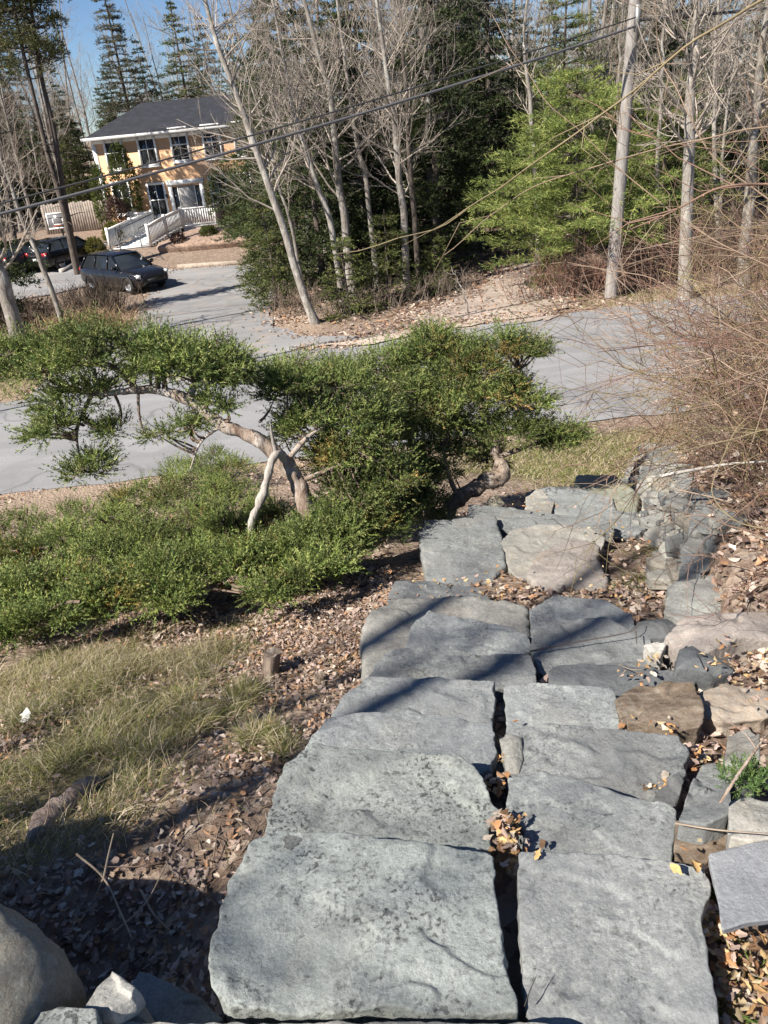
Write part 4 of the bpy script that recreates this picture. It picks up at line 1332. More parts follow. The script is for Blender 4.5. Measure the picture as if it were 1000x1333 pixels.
TW = 'fallen twigs'
twig([[(100, 1112, -0.12), (135, 1143, -0.1), (160, 1195, -0.06), (172, 1222, -0.05)], [(135, 1143, -0.1), (120, 1175, -0.14)], [(135, 1143, -.1), (142, 1110, -.08), (148, 1085, -.1)]], 0.0035, 'forked grey twig in the boulder shadow', group=TW)
twig([[(148, 1215, -0.12), (190, 1175, -0.1), (218, 1122, -0.12)]], 0.003, 'straight dead twig on the leaves at the shadow edge', group=TW)
twig([[(184, 1160, -0.12), (200, 1190, -0.1), (222, 1212, -0.12)]], 0.0035, 'short pale twig crossing the straight one', group=TW)
twig([[(690, 848, -0.56), (750, 836, -0.56), (822, 822, -0.54), (830, 806, -0.5)], [(828, 822, -.54), (829, 838, -.55)]], 0.0032, 'thin dark twig lying across the brownish-grey slab', group=TW, col=(0.08, 0.06, 0.05))
twig([[(805, 865, -0.5), (825, 872, -0.47), (850, 868, -0.47)], [(815, 872, -.48), (806, 882, -.5)]], 0.002, 'tiny pale twig on the dark stone strip', group=TW)
twig([[(880, 1072, 0.0), (930, 1080, 0.05), (1000, 1086, 0.08)]], 0.003, 'long pale twig beside the slate at right', group=TW)
twig([[(860, 620, -.35), (900, 612, -.3), (950, 604, -.25), (1010, 600, -.22)]], 0.012, 'thick bleached stick on top of the wall', group=TW, col=(0.5, 0.46, 0.40))
twig([[(683, 1310, 0.02), (690, 1290, 0.04), (698, 1272, 0.05)]], 0.0014, 'hair-thin dark twig on the nearest right slab', group=TW, col=(0.06, 0.05, 0.04))


# stumps and log
def stump(u, v, h, r, lean, label, seed):
    c_ = on_ground(u, v)
    mb = MB()
    n, m_ = 28, 12
    an = np.arange(n) * 2 * pi / n
    V = []
    for k in range(m_):
        t = k / (m_ - 1)
        rr = r * (1.45 - 0.55 * min(1, t * 2.2)) * (1 + 0.16 * vnoise(np.stack([np.cos(an) * 2, np.sin(an) * 2, np.full(n, t * 0.8)], -1), seed) + 0.08 * vnoise(np.stack([np.cos(an) * 7, np.sin(an) * 7, np.full(n, t)], -1), seed + 1))
        zz = -0.05 + h * t + (0.25 * r * vnoise(np.stack([np.cos(an) * 3, np.sin(an) * 3, an * 0], -1), seed + 2) if k == m_ - 1 else 0)
        V.append(np.stack([rr * np.cos(an) + lean[0] * t, rr * np.sin(an) + lean[1] * t, zz + 0 * an], -1))
    V = np.concatenate(V) + c_
    i_ = np.arange(m_ - 1)[:, None] * n
    j_ = np.arange(n)[None]
    k_ = (j_ + 1) % n
    mb.add(V, np.stack([i_ + j_, i_ + k_, i_ + n + k_, i_ + n + j_], -1).reshape(-1, 4))
    mb.add(np.concatenate([V[-n:], [V[-n:].mean(0) - [0, 0, 0.01]]]), np.stack([np.arange(n), (np.arange(n) + 1) % n, np.full(n, n)], -1))
    return tag(mb.build('stump', M_JUNBARK, smooth=True, loc=c_), label, 'stump')


stump(348, 885, 0.2, 0.045, (0.05, 0.03), 'taller cut stump standing in the leaves beside the steps', 2)
stump(287, 882, 0.1, 0.035, (-0.02, 0.02), 'short grey stump behind the grass tussocks', 5)
stump(413, 893, 0.1, 0.03, (0.02, 0.02), 'small stub of wood near the step edge', 7)
stump(382, 770, 0.14, 0.05, (-0.06, 0.02), 'dark reddish stub under the juniper', 9)
lg = MB()
a = on_ground(45, 1095)
b_ = on_ground(115, 1028)
limb(lg, [a + (a - b_) * 0.3 - [0, 0, 0.1], a + [0, 0, 0.0], (a + b_) / 2 + [0, 0, 0.015], b_ + [0, 0, 0.0], b_ + (b_ - a) * 0.35 - [0, 0, 0.1]], [0.03, 0.036, 0.042, 0.036, 0.02], 16, 40, seed=40, amp=0.22)
tag(lg.build('root', bark_mat('weathered root', (0.17, 0.125, 0.10), (0.36, 0.295, 0.255)), smooth=True), 'thick grey-brown exposed root at the edge of the boulder shadow', 'root')
pc = MB()
leaves(pc, np.array([on_ground(38, 943) + [0, 0, 0.05]]), np.array([0.07]), rl, cols=np.array([(0.8, 0.78, 0.74)]))
tag(pc.build('leaf', M_LEAF), 'single white bleached leaf on the grass', 'leaf')

# ------------------------------------------------------------------ thorny bush on the bank
rb = np.random.default_rng(31)
root = thing('thorn_bush', (2.6, 5.2, tz(2.6, 5.2)), 'tangled leafless thorn bush sprawling over the stone wall at right', 'bush')
BC = np.array([(0.25, 0.165, 0.125), (0.31, 0.22, 0.165), (0.21, 0.125, 0.10), (0.24, 0.185, 0.11), (0.36, 0.285, 0.225), (0.27, 0.235, 0.12), (0.17, 0.11, 0.09), (0.40, 0.33, 0.27), (0.19, 0.13, 0.10)])


def canes(mb, n, xr, yr, Lr, rng, lean=(-0.25, -0.1), r0=0.0042, sub=9, updown=(0.5, 1.2), ground=None, cols=BC):
    cols = np.asarray(cols) * np.array([1.0, 0.95, 0.9])
    for _ in range(n):
        x_ = rng.uniform(*xr)
        y_ = rng.uniform(*yr)
        if ground is not None and not ground(x_, y_):
            continue
        p0 = np.array([x_, y_, tz(x_, y_)])
        L = rng.uniform(*Lr)
        az = rng.uniform(0, 2 * pi)
        d = norm(np.array([cos(az) * 0.7 + lean[0], sin(az) * 0.7 + lean[1], rng.uniform(*updown)]))
        k_ = 8
        pts = [p0]
        for s_ in range(k_):
            d = norm(d + rng.normal(size=3) * 0.26 + [lean[0] * 0.12, lean[1] * 0.12, -0.13])
            pts.append(pts[-1] + d * L / k_)
        pts = np.array(pts)
        c_ = cols[rng.integers(0, len(cols))] * rng.uniform(0.75, 1.25)
        mb.tube(pts, np.linspace(r0, r0 * 0.4, k_ + 1), 4, c_)
        for _s in range(sub):
            i_ = rng.integers(2, k_)
            q = pts[i_] + (pts[i_ + 1] - pts[i_]) * rng.uniform()
            dd = norm(norm(pts[i_ + 1] - pts[i_]) + rng.normal(size=3) * 0.75 + [0, 0, 0.1])
            l_ = L * rng.uniform(0.1, 0.3)
            m1 = q + dd * l_ * 0.5 + rng.normal(size=3) * 0.015
            e_ = m1 + norm(dd + rng.normal(size=3) * 0.3) * l_ * 0.5
            mb.tube(np.array([q, m1, e_]), [r0 * 0.5, r0 * 0.4, r0 * 0.22], 3, c_ * rng.uniform(0.8, 1.25))


bs = MB()
onbank = lambda x_, y_: x_ > wall_x(y_) + 0.42 + 0.2 * max(0, y_ - 4)
canes(bs, 1900, (1.7, 5.2), (3.4, 8.8), (0.7, 1.9), rb, (-0.03, -0.05), 0.0042, 15, (0.5, 1.6), onbank)
canes(bs, 1500, (1.6, 4.8), (2.8, 8.4), (0.3, 0.9), rb, (-0.15, -0.1), 0.0036, 10, (0.05, 0.8), onbank)
canes(bs, 170, (2.9, 5.4), (5.2, 9.4), (1.4, 2.6), rb, (-0.22, 0.05), 0.0048, 12, (0.7, 1.6), onbank)
canes(bs, 650, (3.0, 5.8), (3.8, 8.4), (1.5, 2.9), rb, (-0.05, -0.05), 0.0048, 16, (1.0, 2.4), onbank)
rel(root, bs.build('stems', M_TWIG, root))
mv = MB()
n = 2600
x = rb.uniform(1.7, 5.0, n)
y = rb.uniform(3.2, 8.6, n)
k = x > wall_x(y) + 0.2
x, y = x[k], y[k]
p = np.stack([x, y, terrain(x, y) + rb.uniform(0.05, 0.9, len(x))], -1)
leaves(mv, p, rb.uniform(0.02, 0.05, len(x)), rb, flat=1.2)
rel(root, mv.build('dead_leaves', M_LEAF, root))['kind'] = 'stuff'

# long rose canes reaching over the picture from the right
root = thing('rose_bush', (1.55, 1.5, tz(1.55, 1.5)), 'near rose bush with long arching yellow-brown canes and red buds at upper right', 'bush')
rc = MB()
bu = MB()
th_ = MB()


def cane(px, r, col, rng, side=6):
    pts = curve3([at_y(*q) for q in px], 34)
    pts = pts + 0.012 * np.stack([vnoise(pts * 9, 61), vnoise(pts * 9, 62), vnoise(pts * 9, 63)], -1)
    r = r * 0.56
    rc.tube(pts, np.linspace(r, r * 0.45, 34), 6, col)
    for k_ in range(4, 33, 2):
        d = norm(pts[k_ + 1] - pts[k_])
        s_ = norm(np.cross(d, rand_unit(1, rng)[0]))
        th_.tube(np.array([pts[k_], pts[k_] + s_ * r * 1.6 + d * r * 0.3, pts[k_] + s_ * r * 2.6 - d * r * 0.8]), [r * 0.5, r * 0.25, r * 0.02], 4, (0.35, 0.2, 0.13))
        if rng.uniform() < 0.10 and r > 0.003:
            bu = MB()
            s_ = norm(d * 0.7 + s_ + [0, 0, 0.4])
            bu.lathe([(0.0, 0), (r * 0.75, r * 0.8), (r * 0.8, r * 1.6), (r * 0.3, r * 3), (0, r * 3.6)], (0, 0, 0), 7)
            v = bu.v[-1]
            z_ax = s_
            x_ax = norm(np.cross(z_ax, [0.3, 0.5, 0.8]))
            y_ax = np.cross(z_ax, x_ax)
            bu.v[-1] = pts[k_] + v[:, 0:1] * x_ax + v[:, 1:2] * y_ax + v[:, 2:3] * z_ax
            rel(root, bu.build('bud', M_BUD, root, smooth=True))
    for _ in range(side):
        k_ = rng.integers(8, 30)
        d = norm(norm(pts[k_ + 1] - pts[k_]) + 0.6 * rng.normal(size=3))
        l_ = rng.uniform(0.08, 0.28)
        e = np.array([pts[k_], pts[k_] + d * l_ * 0.5, pts[k_] + norm(d + 0.3 * rng.normal(size=3)) * l_])
        rc.tube(e, [r * 0.45, r * 0.35, r * 0.15], 4, np.asarray(col) * 1.1)


OL, RD, TN = (0.21, 0.17, 0.10), (0.21, 0.135, 0.10), (0.24, 0.175, 0.125)
cane([(1120, -80, 1.5), (1010, -10, 1.6), (900, 60, 1.7), (800, 135, 1.8), (700, 215, 1.9), (630, 255, 2.0), (560, 300, 2.05), (440, 330, 2.1)], 0.0052, OL, rb)
cane([(1150, 130, 1.6), (1000, 165, 1.7), (880, 190, 1.8), (760, 225, 1.9), (660, 265, 2.0), (580, 330, 2.0)], 0.0038, TN, rb)
cane([(1150, 250, 1.5), (1010, 242, 1.6), (950, 240, 1.6), (900, 260, 1.65), (820, 300, 1.75)], 0.006, RD, rb, 5)
cane([(1150, 380, 1.7), (1000, 350, 1.8), (900, 290, 1.9), (800, 215, 2.0), (700, 120, 2.1), (640, 20, 2.2)], 0.0035, TN, rb)
cane([(1120, 500, 1.7), (1000, 450, 1.8), (900, 390, 1.9), (820, 350, 2.0), (740, 345, 2.1)], 0.004, TN, rb)
cane([(1120, 640, 1.8), (1000, 690, 1.8), (930, 640, 2.0), (960, 560, 2.1), (1000, 520, 2.1)], 0.0045, OL, rb)
cane([(1150, 560, 1.9), (1020, 560, 2.0), (930, 580, 2.1), (840, 600, 2.2), (740, 660, 2.3)], 0.0035, OL, rb)
cane([(1080, 300, 1.7), (960, 230, 1.8), (890, 140, 1.9), (860, 60, 2.0), (850, -30, 2.0)], 0.0035, TN, rb)
cane([(1150, 440, 2.2), (1000, 420, 2.3), (900, 440, 2.4), (820, 395, 2.5), (760, 390, 2.5)], 0.0035, RD, rb)
cane([(1150, 470, 2.4), (980, 500, 2.5), (860, 470, 2.6), (760, 445, 2.7), (720, 440, 2.7)], 0.0032, RD, rb)
cane([(1120, 560, 2.5), (960, 540, 2.6), (860, 500, 2.7), (790, 497, 2.7), (720, 515, 2.7)], 0.0028, RD, rb)
cane([(1150, 60, 1.8), (1040, 120, 1.9), (960, 220, 2.0), (900, 330, 2.0), (860, 420, 2.1)], 0.003, OL, rb)
for _ in range(7):
    u0, v0 = rb.uniform(1050, 1150), rb.uniform(100, 600)
    u1, v1 = rb.uniform(720, 900), rb.uniform(60, 520)
    yy = rb.uniform(1.9, 3.2)
    cane([(u0, v0, yy), ((u0 * 2 + u1) / 3, (v0 * 2 + v1) / 3 - rb.uniform(-20, 60), yy + .1), ((u0 + 2 * u1) / 3, (v0 + 2 * v1) / 3 - rb.uniform(-20, 50), yy + .2), (u1, v1, yy + .3)], 0.0024, [OL, RD, TN][_ % 3], rb)
# stems that carry the canes, rooted outside the frame
for (u, v, y_) in [(1120, -80, 1.5), (1150, 250, 1.5), (1150, 440, 2.2), (1120, 640, 1.8)]:
    e = at_y(u, v, y_)
    g_ = np.array([1.9, 1.7, tz(1.9, 1.7)])
    rc.tube(curve3([g_, (g_ + e) / 2 + [0.1, 0, 0.1], e], 16), np.linspace(0.011, 0.007, 16), 6, TN)
rel(root, rc.build('canes', M_TWIG, root))
rel(root, th_.build('thorns', M_TWIG, root))['kind'] = 'stuff'


# ------------------------------------------------------------------ trees
def rot_to(d, ang, az):
    """direction at angle ang from d, azimuth az"""
    ref = np.array([0, 0, 1.0]) if abs(d[2]) < 0.9 else np.array([1.0, 0, 0])
    a = norm(np.cross(d, ref))
    b_ = np.cross(d, a)
    return norm(d * cos(ang) + (a * cos(az) + b_ * sin(az)) * sin(ang))


def grow(mb, p, d, L, r, lev, rng, col, upw=0.12):
    k_ = 5 if lev > 1 else 4
    pts = [p]
    for _ in range(k_):
        d = norm(d + rng.normal(size=3) * 0.13 + [0, 0, upw])
        pts.append(pts[-1] + d * L / k_)
    pts = np.array(pts)
    mb.tube(pts, np.linspace(r, r * 0.35, k_ + 1), 5 if lev > 1 else 3, col * rng.uniform(0.85, 1.15))
    if lev == 0:
        return
    nb = rng.integers(5, 9) if lev > 1 else rng.integers(4, 8)
    for i_ in range(nb):
        t = rng.uniform(0.25, 1.0)
        j_ = min(int(t * k_), k_ - 1)
        q = pts[j_] + (pts[j_ + 1] - pts[j_]) * (t * k_ - j_)
        dd = rot_to(norm(pts[j_ + 1] - pts[j_]), rng.uniform(0.5, 1.0), rng.uniform(0, 2 * pi))
        grow(mb, q, dd, L * rng.uniform(0.35, 0.6) * (1.15 - 0.4 * t), max(r * 0.42, 0.0032), lev - 1, rng, col, upw)


TWIGC = np.array([0.33, 0.285, 0.24])


def bare_tree(axis, r0, nb, first, blen, rng, bark, label, cat='tree', group=None, lev=2, twigcol=TWIGC, loc=None, name='bare_tree', end_r=0.25, sides=10):
    """axis: polyline from base up"""
    axis = np.asarray(axis, float)
    c_ = curve3(axis, 36)
    base = c_[0].copy()
    root = thing(name, base, label, cat, group)
    tb, cb = MB(), MB()
    rr = r0 * np.linspace(1, end_r, 36)
    rr[:3] *= np.array([1.35, 1.15, 1.05])
    wob = 0.04 * np.stack([vnoise(np.stack([np.arange(36) * 0.35, np.zeros(36), np.full(36, base[0])], -1), 3), vnoise(np.stack([np.arange(36) * 0.35, np.ones(36) * 9, np.full(36, base[0])], -1), 4), np.zeros(36)], -1)
    c_ = c_ + wob
    tb.tube(c_, rr, sides)
    H = np.linalg.norm(c_[-1] - c_[0])
    for i_ in range(nb):
        t = first + (1 - first) * (i_ + rng.uniform(0, 1)) / nb
        j_ = min(int(t * 35), 34)
        d = rot_to(norm(c_[j_ + 1] - c_[j_]), rng.uniform(0.6, 1.35), rng.uniform(0, 2 * pi))
        L = blen * (1.15 - 0.75 * t) * rng.uniform(0.6, 1.2)
        grow(cb, c_[j_], d, L, max(0.008, rr[j_] * 0.29), lev, rng, twigcol * rng.uniform(0.85, 1.2))
    rel(root, tb.build('trunk', bark, root, smooth=True))
    rel(root, cb.build('crown', M_TWIG, root))
    return root


CG = {'spruce': np.array([(0.040, 0.058, 0.022), (0.055, 0.075, 0.026), (0.075, 0.092, 0.036)]),
      'pine': np.array([(0.13, 0.165, 0.045), (0.17, 0.20, 0.055), (0.09, 0.125, 0.034), (0.21, 0.23, 0.07)]),
      'fir': np.array([(0.10, 0.12, 0.034), (0.14, 0.155, 0.045), (0.07, 0.09, 0.028)])}


def conifer(H, r0, width, first, nwh, rng, cols, label, loc, cat='tree', group=None, name='conifer', l=0.18, w=0.045, per=9, gap=0.12, power=0.8, droop=0.25, sub=11, bark=M_BARK_D, dead=True):
    root = thing(name, loc, label, cat, group)
    tb, nb_ = MB(), MB()
    top = np.array([rng.normal() * 0.1, rng.normal() * 0.1, H])
    pts = curve3([np.zeros(3), top * 0.5 + [rng.normal() * 0.06, 0, 0], top], 20)
    tb.tube(pts, np.linspace(r0, r0 * 0.12, 20), 9)
    if dead:
        for _ in range(int(14 * first / 0.3)):
            z_ = H * rng.uniform(0.08, max(first, 0.1))
            a = rng.uniform(0, 2 * pi)
            L = rng.uniform(0.4, 1.3)
            d = np.array([cos(a), sin(a), rng.uniform(-0.3, 0.2)])
            tb.tube(np.array([[0, 0, z_], d * L * 0.5 + [0, 0, z_], d * L + [0, 0, z_ - 0.1]]), [0.015, 0.01, 0.005], 3)
    for k_ in range(nwh):
        t = first + (1 - first) * (k_ + rng.uniform(-0.3, 0.3)) / nwh
        t = min(max(t, first), 0.985)
        z_ = t * H
        R = width * (1 - (t - first) / (1 - first)) ** power + 0.12
        for i_ in range(per):
            if rng.uniform() < gap:
                continue
            a = rng.uniform(0, 2 * pi)
            L = R * rng.uniform(0.6, 1.15)
            d = np.array([cos(a), sin(a), rng.uniform(0.0, 0.3)])
            p0 = pts[min(int(t * 19), 18)] * [1, 1, 0] + [0, 0, z_]
            s_ = np.linspace(0, 1, 6)[:, None]
            bp = p0 + d * L * s_ + np.array([0, 0, -droop * L]) * s_ ** 1.8
            tb.tube(bp, np.linspace(max(0.012, r0 * 0.16), 0.004, 6), 3)
            m_ = max(4, int(sub * (L / 1.0)))
            tt = rng.uniform(0.18, 1.0, m_)
            o_ = p0 + d * L * tt[:, None] + np.array([0, 0, -droop * L]) * (tt[:, None] ** 1.8)
            side = np.array([-d[1], d[0], 0]) * np.where(rng.uniform(size=(m_, 1)) < 0.5, 1, -1)
            ax = norm(norm(d) * 0.7 + side * rng.uniform(0.2, 1.1, (m_, 1)) + [0, 0, 0.1] + 0.25 * rng.normal(size=(m_, 3)))
            tone = rng.uniform(0.75, 1.25)
            needles(nb_, o_, ax, 9, 0.42 * min(1.0, 0.4 + L * 0.5) * rng.uniform(0.6, 1.2, m_), l, w, 0.55, rng, cols[rng.integers(0, len(cols), m_)] * tone)
    tr_ = tb.build('trunk', bark, root)
    nb_.build('crown', M_NEEDLE, root)
    return root


rt_ = np.random.default_rng(77)


def px_axis(pts, H=None):
    """pts: (u,v,y) along the trunk; continues to a length H"""
    q = [at_y(*p) for p in pts]
    q[0][2] = min(q[0][2], tz(q[0][0], q[0][1])) - 0.05
    if H:
        d = norm(q[-1] - q[-2])
        L = sum(np.linalg.norm(q[i_ + 1] - q[i_]) for i_ in range(len(q) - 1))
        if H > L:
            q.append(q[-1] + norm(d + [0, 0, 0.15]) * (H - L))
    return q


GN = 'bare trees along the driveway and path'
bare_tree(px_axis([(411, 421, 20.7), (385, 350, 20.7), (352, 245, 20.7), (318, 150, 20.7), (285, 60, 20.7), (268, 0, 20.7)], 12), 0.115, 44, 0.29, 2.6, rt_, M_BARK_P, 'leaning grey tree standing alone at the driveway corner', group=GN)
bare_tree(px_axis([(447, 385, 22.5), (432, 300, 22.5), (405, 215, 22.5), (385, 150, 22.5), (365, 50, 22.5)], 13), 0.10, 37, 0.30, 2.6, rt_, M_BARK_P, 'slim pale tree just right of the leaning driveway tree', group=GN)
bare_tree(px_axis([(458, 380, 24), (450, 300, 24), (438, 210, 24), (430, 120, 24), (410, 50, 24)], 14), 0.15, 37, 0.30, 3.0, rt_, M_BARK, 'stout forked grey tree in the middle of the clump', group=GN)
bare_tree(px_axis([(490, 350, 25), (478, 250, 25), (462, 170, 25), (450, 80, 25), (440, 0, 25)], 14), 0.09, 30, 0.34, 2.4, rt_, M_BARK_P, 'thin straight tree behind the stout forked one', group=GN)
bare_tree(px_axis([(532, 398, 22.5), (526, 300, 22.5), (518, 200, 22.5), (505, 100, 22.5), (492, 0, 22.5)], 14), 0.12, 37, 0.30, 2.8, rt_, M_BARK, 'mottled grey tree at the left edge of the woodland path', group=GN)
bare_tree(px_axis([(548, 385, 23.5), (540, 300, 23.5), (534, 200, 23.5), (528, 100, 23.5), (520, 0, 23.5)], 14), 0.10, 30, 0.30, 2.6, rt_, M_BARK_D, 'dark twin trunk just right of the mottled path tree', group=GN)
bare_tree(px_axis([(398, 380, 23.5), (380, 300, 23.5), (358, 220, 23.5), (330, 120, 23.5)], 12), 0.06, 23, 0.30, 2.0, rt_, M_BARK, 'thin sapling between the leaning tree and slim pale tree', group=GN)
bare_tree(px_axis([(702, 300, 25.5), (697, 220, 25.5), (690, 130, 25.5), (682, 60, 25.5), (686, 0, 25.5)], 13), 0.09, 27, 0.30, 2.6, rt_, M_BARK_P, 'crooked white-barked tree behind the green pine', group=GN)
bare_tree(px_axis([(895, 350, 19.5), (897, 240, 19.5), (899, 150, 19.5), (904, 60, 19.5), (908, 0, 19.5)], 13), 0.16, 37, 0.26, 2.6, rt_, M_BARK_P, 'pale thick tree right of the utility pole', group=GN)
bare_tree(px_axis([(858, 300, 24), (857, 200, 24), (862, 100, 24), (866, 0, 24)], 13), 0.07, 23, 0.26, 2.4, rt_, M_BARK_P, 'slender pale tree between the pole and thick pale tree', group=GN)
bare_tree(px_axis([(972, 330, 20.5), (978, 200, 20.5), (988, 100, 20.5), (998, 0, 20.5)], 13), 0.15, 34, 0.26, 2.6, rt_, M_BARK, 'grey tree at the right frame edge', group=GN)
bare_tree(px_axis([(935, 330, 24), (930, 200, 24), (930, 100, 24), (934, 0, 24)], 13), 0.08, 23, 0.26, 2.4, rt_, M_BARK_P, 'thin pale tree between the two thick right-hand trees', group=GN)
bare_tree(px_axis([(808, 330, 25), (806, 200, 25), (806, 100, 25), (812, 0, 25)], 13), 0.08, 23, 0.30, 2.4, rt_, M_BARK, 'slim tree half hidden behind the utility pole', group=GN)
bare_tree(px_axis([(22, 446, 19.6), (10, 390, 19.6), (-10, 320, 19.6), (-40, 240, 19.6)], 10), 0.21, 20, 0.38, 2.4, rt_, M_BARK, 'thick grey trunk at the left frame edge by the grass verge', group=GN)
bare_tree(px_axis([(78, 405, 22.5), (62, 365, 22.5), (40, 310, 22.5), (18, 255, 22.5), (0, 200, 22.5)], 9), 0.085, 12, 0.45, 2.0, rt_, M_BARK, 'dark leaning trunk in front of the grey parked car', group=GN)
bare_tree(px_axis([(610, 395, 20.0), (603, 380, 20), (598, 370, 20.0)], 1.4), 0.025, 5, 0.3, 0.5, rt_, M_BARK, 'knee-high bare sapling at the road edge by the path', group=GN, lev=1)

# tall pine at left with three trunks
pl = at_y(98, 345, 40)
pl[2] = tz(pl[0], pl[1])


def tall_pine(loc, trunks, label, rng, cols, tuft=60, r=0.16):
    root = thing('tall_pine', loc, label, 'tree', 'pines left of the house')
    tb, nb_ = MB(), MB()
    for axis, c0 in trunks:
        c_ = curve3(np.asarray(axis) - loc, 40)
        tb.tube(c_, np.linspace(r, r * 0.25, 40), 10)
        for k_ in range(tuft):
            t = c0 + (1 - c0) * rng.uniform() ** 0.8
            j_ = min(int(t * 39), 38)
            a = rng.uniform(0, 2 * pi)
            L = rng.uniform(0.6, 2.4) * (1.15 - 0.6 * t)
            e = c_[j_] + [cos(a) * L, sin(a) * L, rng.uniform(-0.1, 0.5)]
            tb.tube(np.array([c_[j_], (c_[j_] + e) / 2 + [0, 0, -0.06], e]), [0.03, 0.02, 0.008], 4)
            rr = rng.uniform(0.3, 0.65)
            p_, ax = shell(e, (rr, rr, rr * 0.55), 34, rng, up=0.5, inner=0.1)
            needles(nb_, p_, ax, 9, 0.25, 0.17, 0.035, 0.6, rng, cols[rng.integers(0, len(cols), len(p_))] * rng.uniform(0.7, 1.25))
        for k_ in range(16):
            j_ = rng.integers(6, int(39 * c0) + 2)
            a = rng.uniform(0, 2 * pi)
            L = rng.uniform(0.5, 1.8)
            e = c_[j_] + [cos(a) * L, sin(a) * L, rng.uniform(-0.3, 0.3)]
            tb.tube(np.array([c_[j_], (c_[j_] + e) / 2 + [0, 0, 0.06], e]), [0.025, 0.018, 0.006], 4)
    tb.build('trunk', M_BARK_D, root, smooth=True)
    nb_.build('crown', M_NEEDLE, root)
    return root


DP = np.array([(0.075, 0.085, 0.03), (0.10, 0.105, 0.036), (0.05, 0.06, 0.024), (0.13, 0.125, 0.05)])
tall_pine(pl, [([pl, at_y(82, 270, 40), at_y(62, 200, 40), at_y(40, 110, 40), at_y(20, 20, 40), at_y(10, -60, 40)], 0.62), ([pl, at_y(84, 260, 40.3), at_y(70, 170, 40.3), at_y(52, 90, 40.4), at_y(40, 0, 40.5), at_y(36, -70, 40.5)], 0.6)],
          'tall dark pine with paired bare trunks at the left, clumped crown against the sky', rt_, DP, 85)
p2 = at_y(20, 330, 44)
p2[2] = tz(p2[0], p2[1])
tall_pine(p2, [([p2, at_y(5, 220, 44), at_y(-8, 120, 44), at_y(-15, 30, 44), at_y(-20, -40, 44)], 0.5)], 'dark pine at the far left edge, partly outside the frame', rt_, DP, 90)

# conifers placed by hand
CN = 'conifers across the road'


def cloc(u, v, y):
    c_ = at_y(u, v, y)
    return (c_[0], y, tz(c_[0], y) - 0.05)


conifer(13.5, 0.16, 2.6, 0.02, 34, rt_, CG['spruce'], 'broad dark spruce deep beside the woodland path', cloc(590, 350, 30), group=CN)
conifer(14.5, 0.17, 2.6, 0.04, 34, rt_, CG['spruce'], 'tallest black-green spruce behind the path entrance', cloc(640, 320, 36), group=CN)
conifer(8.5, 0.12, 2.0, 0.05, 26, rt_, CG['spruce'], 'dark spruce behind the slim pale driveway tree', cloc(420, 360, 25.5), group=CN)
conifer(9.0, 0.12, 1.9, 0.03, 26, rt_, CG['spruce'], 'dark spruce left of the mottled path tree', cloc(482, 360, 27), group=CN)
conifer(10.0, 0.14, 2.2, 0.03, 28, rt_, CG['spruce'], 'dense spruce overhanging the left side of the path', cloc(570, 370, 26), group=CN)
conifer(5.6, 0.13, 3.0, 0.17, 20, rt_, CG['pine'] * 1.55, 'bright green white pine with layered plumes left of the utility pole', cloc(748, 378, 22.3), group=CN, name='white_pine', l=0.17, w=0.019, per=9, power=0.6, droop=0.0, sub=26, gap=0.25)
conifer(5.2, 0.10, 2.1, 0.2, 18, rt_, CG['pine'] * 1.15, 'mid green pine behind and right of the utility pole', cloc(850, 360, 25), group=CN, name='white_pine', l=0.16, w=0.02, per=8, power=0.6, droop=0.1, sub=16)
conifer(7.8, 0.12, 2.1, 0.12, 24, rt_, CG['pine'] * 0.95, 'taller shaded pine behind the bright green white pine', cloc(725, 340, 27), group=CN, name='white_pine', l=0.16, w=0.02, per=8, power=0.6, droop=0.1, sub=16)
conifer(2.3, 0.05, 0.9, 0.04, 12, rt_, CG['fir'], 'yellow-green young fir beside the top of the driveway', cloc(336, 335, 33), group=CN, name='young_fir', l=0.14, w=0.03, dead=False)
conifer(3.4, 0.06, 1.2, 0.04, 14, rt_, CG['fir'], 'young fir leaning over the driveway behind the lone grey tree', cloc(358, 385, 24), group=CN, name='young_fir', l=0.14, w=0.03, dead=False)
conifer(2.2, 0.05, 0.9, 0.03, 12, rt_, CG['fir'], 'small fir at the foot of the stout forked tree', cloc(455, 410, 21.3), group=CN, name='young_fir', l=0.12, w=0.026, dead=False)
conifer(2.6, 0.05, 1.0, 0.03, 13, rt_, CG['fir'] * 0.9, 'small fir against the mottled path tree', cloc(505, 400, 22.3), group=CN, name='young_fir', l=0.12, w=0.026, dead=False)
conifer(1.7, 0.04, 0.7, 0.03, 10, rt_, CG['fir'] * 0.9, 'smallest fir right of the mottled path tree', cloc(565, 385, 23), group=CN, name='young_fir', l=0.12, w=0.026, dead=False)
conifer(0.9, 0.03, 0.5, 0.03, 7, rt_, CG['pine'], 'tiny pine seedling beside the path under the bright green pine', cloc(712, 372, 22.5), group=CN, name='young_fir', l=0.12, w=0.026, dead=False)
conifer(3.0, 0.07, 1.3, 0.04, 14, rt_, CG['fir'] * 0.8, 'fir hiding the right end of the orange house', cloc(322, 300, 44), group=CN, name='young_fir', dead=False)
conifer(15.5, 0.2, 2.6, 0.15, 36, rt_, np.array([(0.10, 0.10, 0.06), (0.13, 0.12, 0.08), (0.075, 0.085, 0.04)]), 'tall greyish spruce rising behind the house roof', cloc(196, 280, 64), group=CN, gap=0.3)
conifer(13.5, 0.2, 3.0, 0.2, 30, rt_, CG['fir'], 'olive green spruce behind the right half of the roof', cloc(268, 280, 65), group=CN, gap=0.3)
conifer(9.0, 0.14, 1.9, 0.04, 28, rt_, CG['spruce'] * 1.2, 'dark fir at the left frame edge in front of the parked cars', cloc(-24, 330, 27), group=CN)
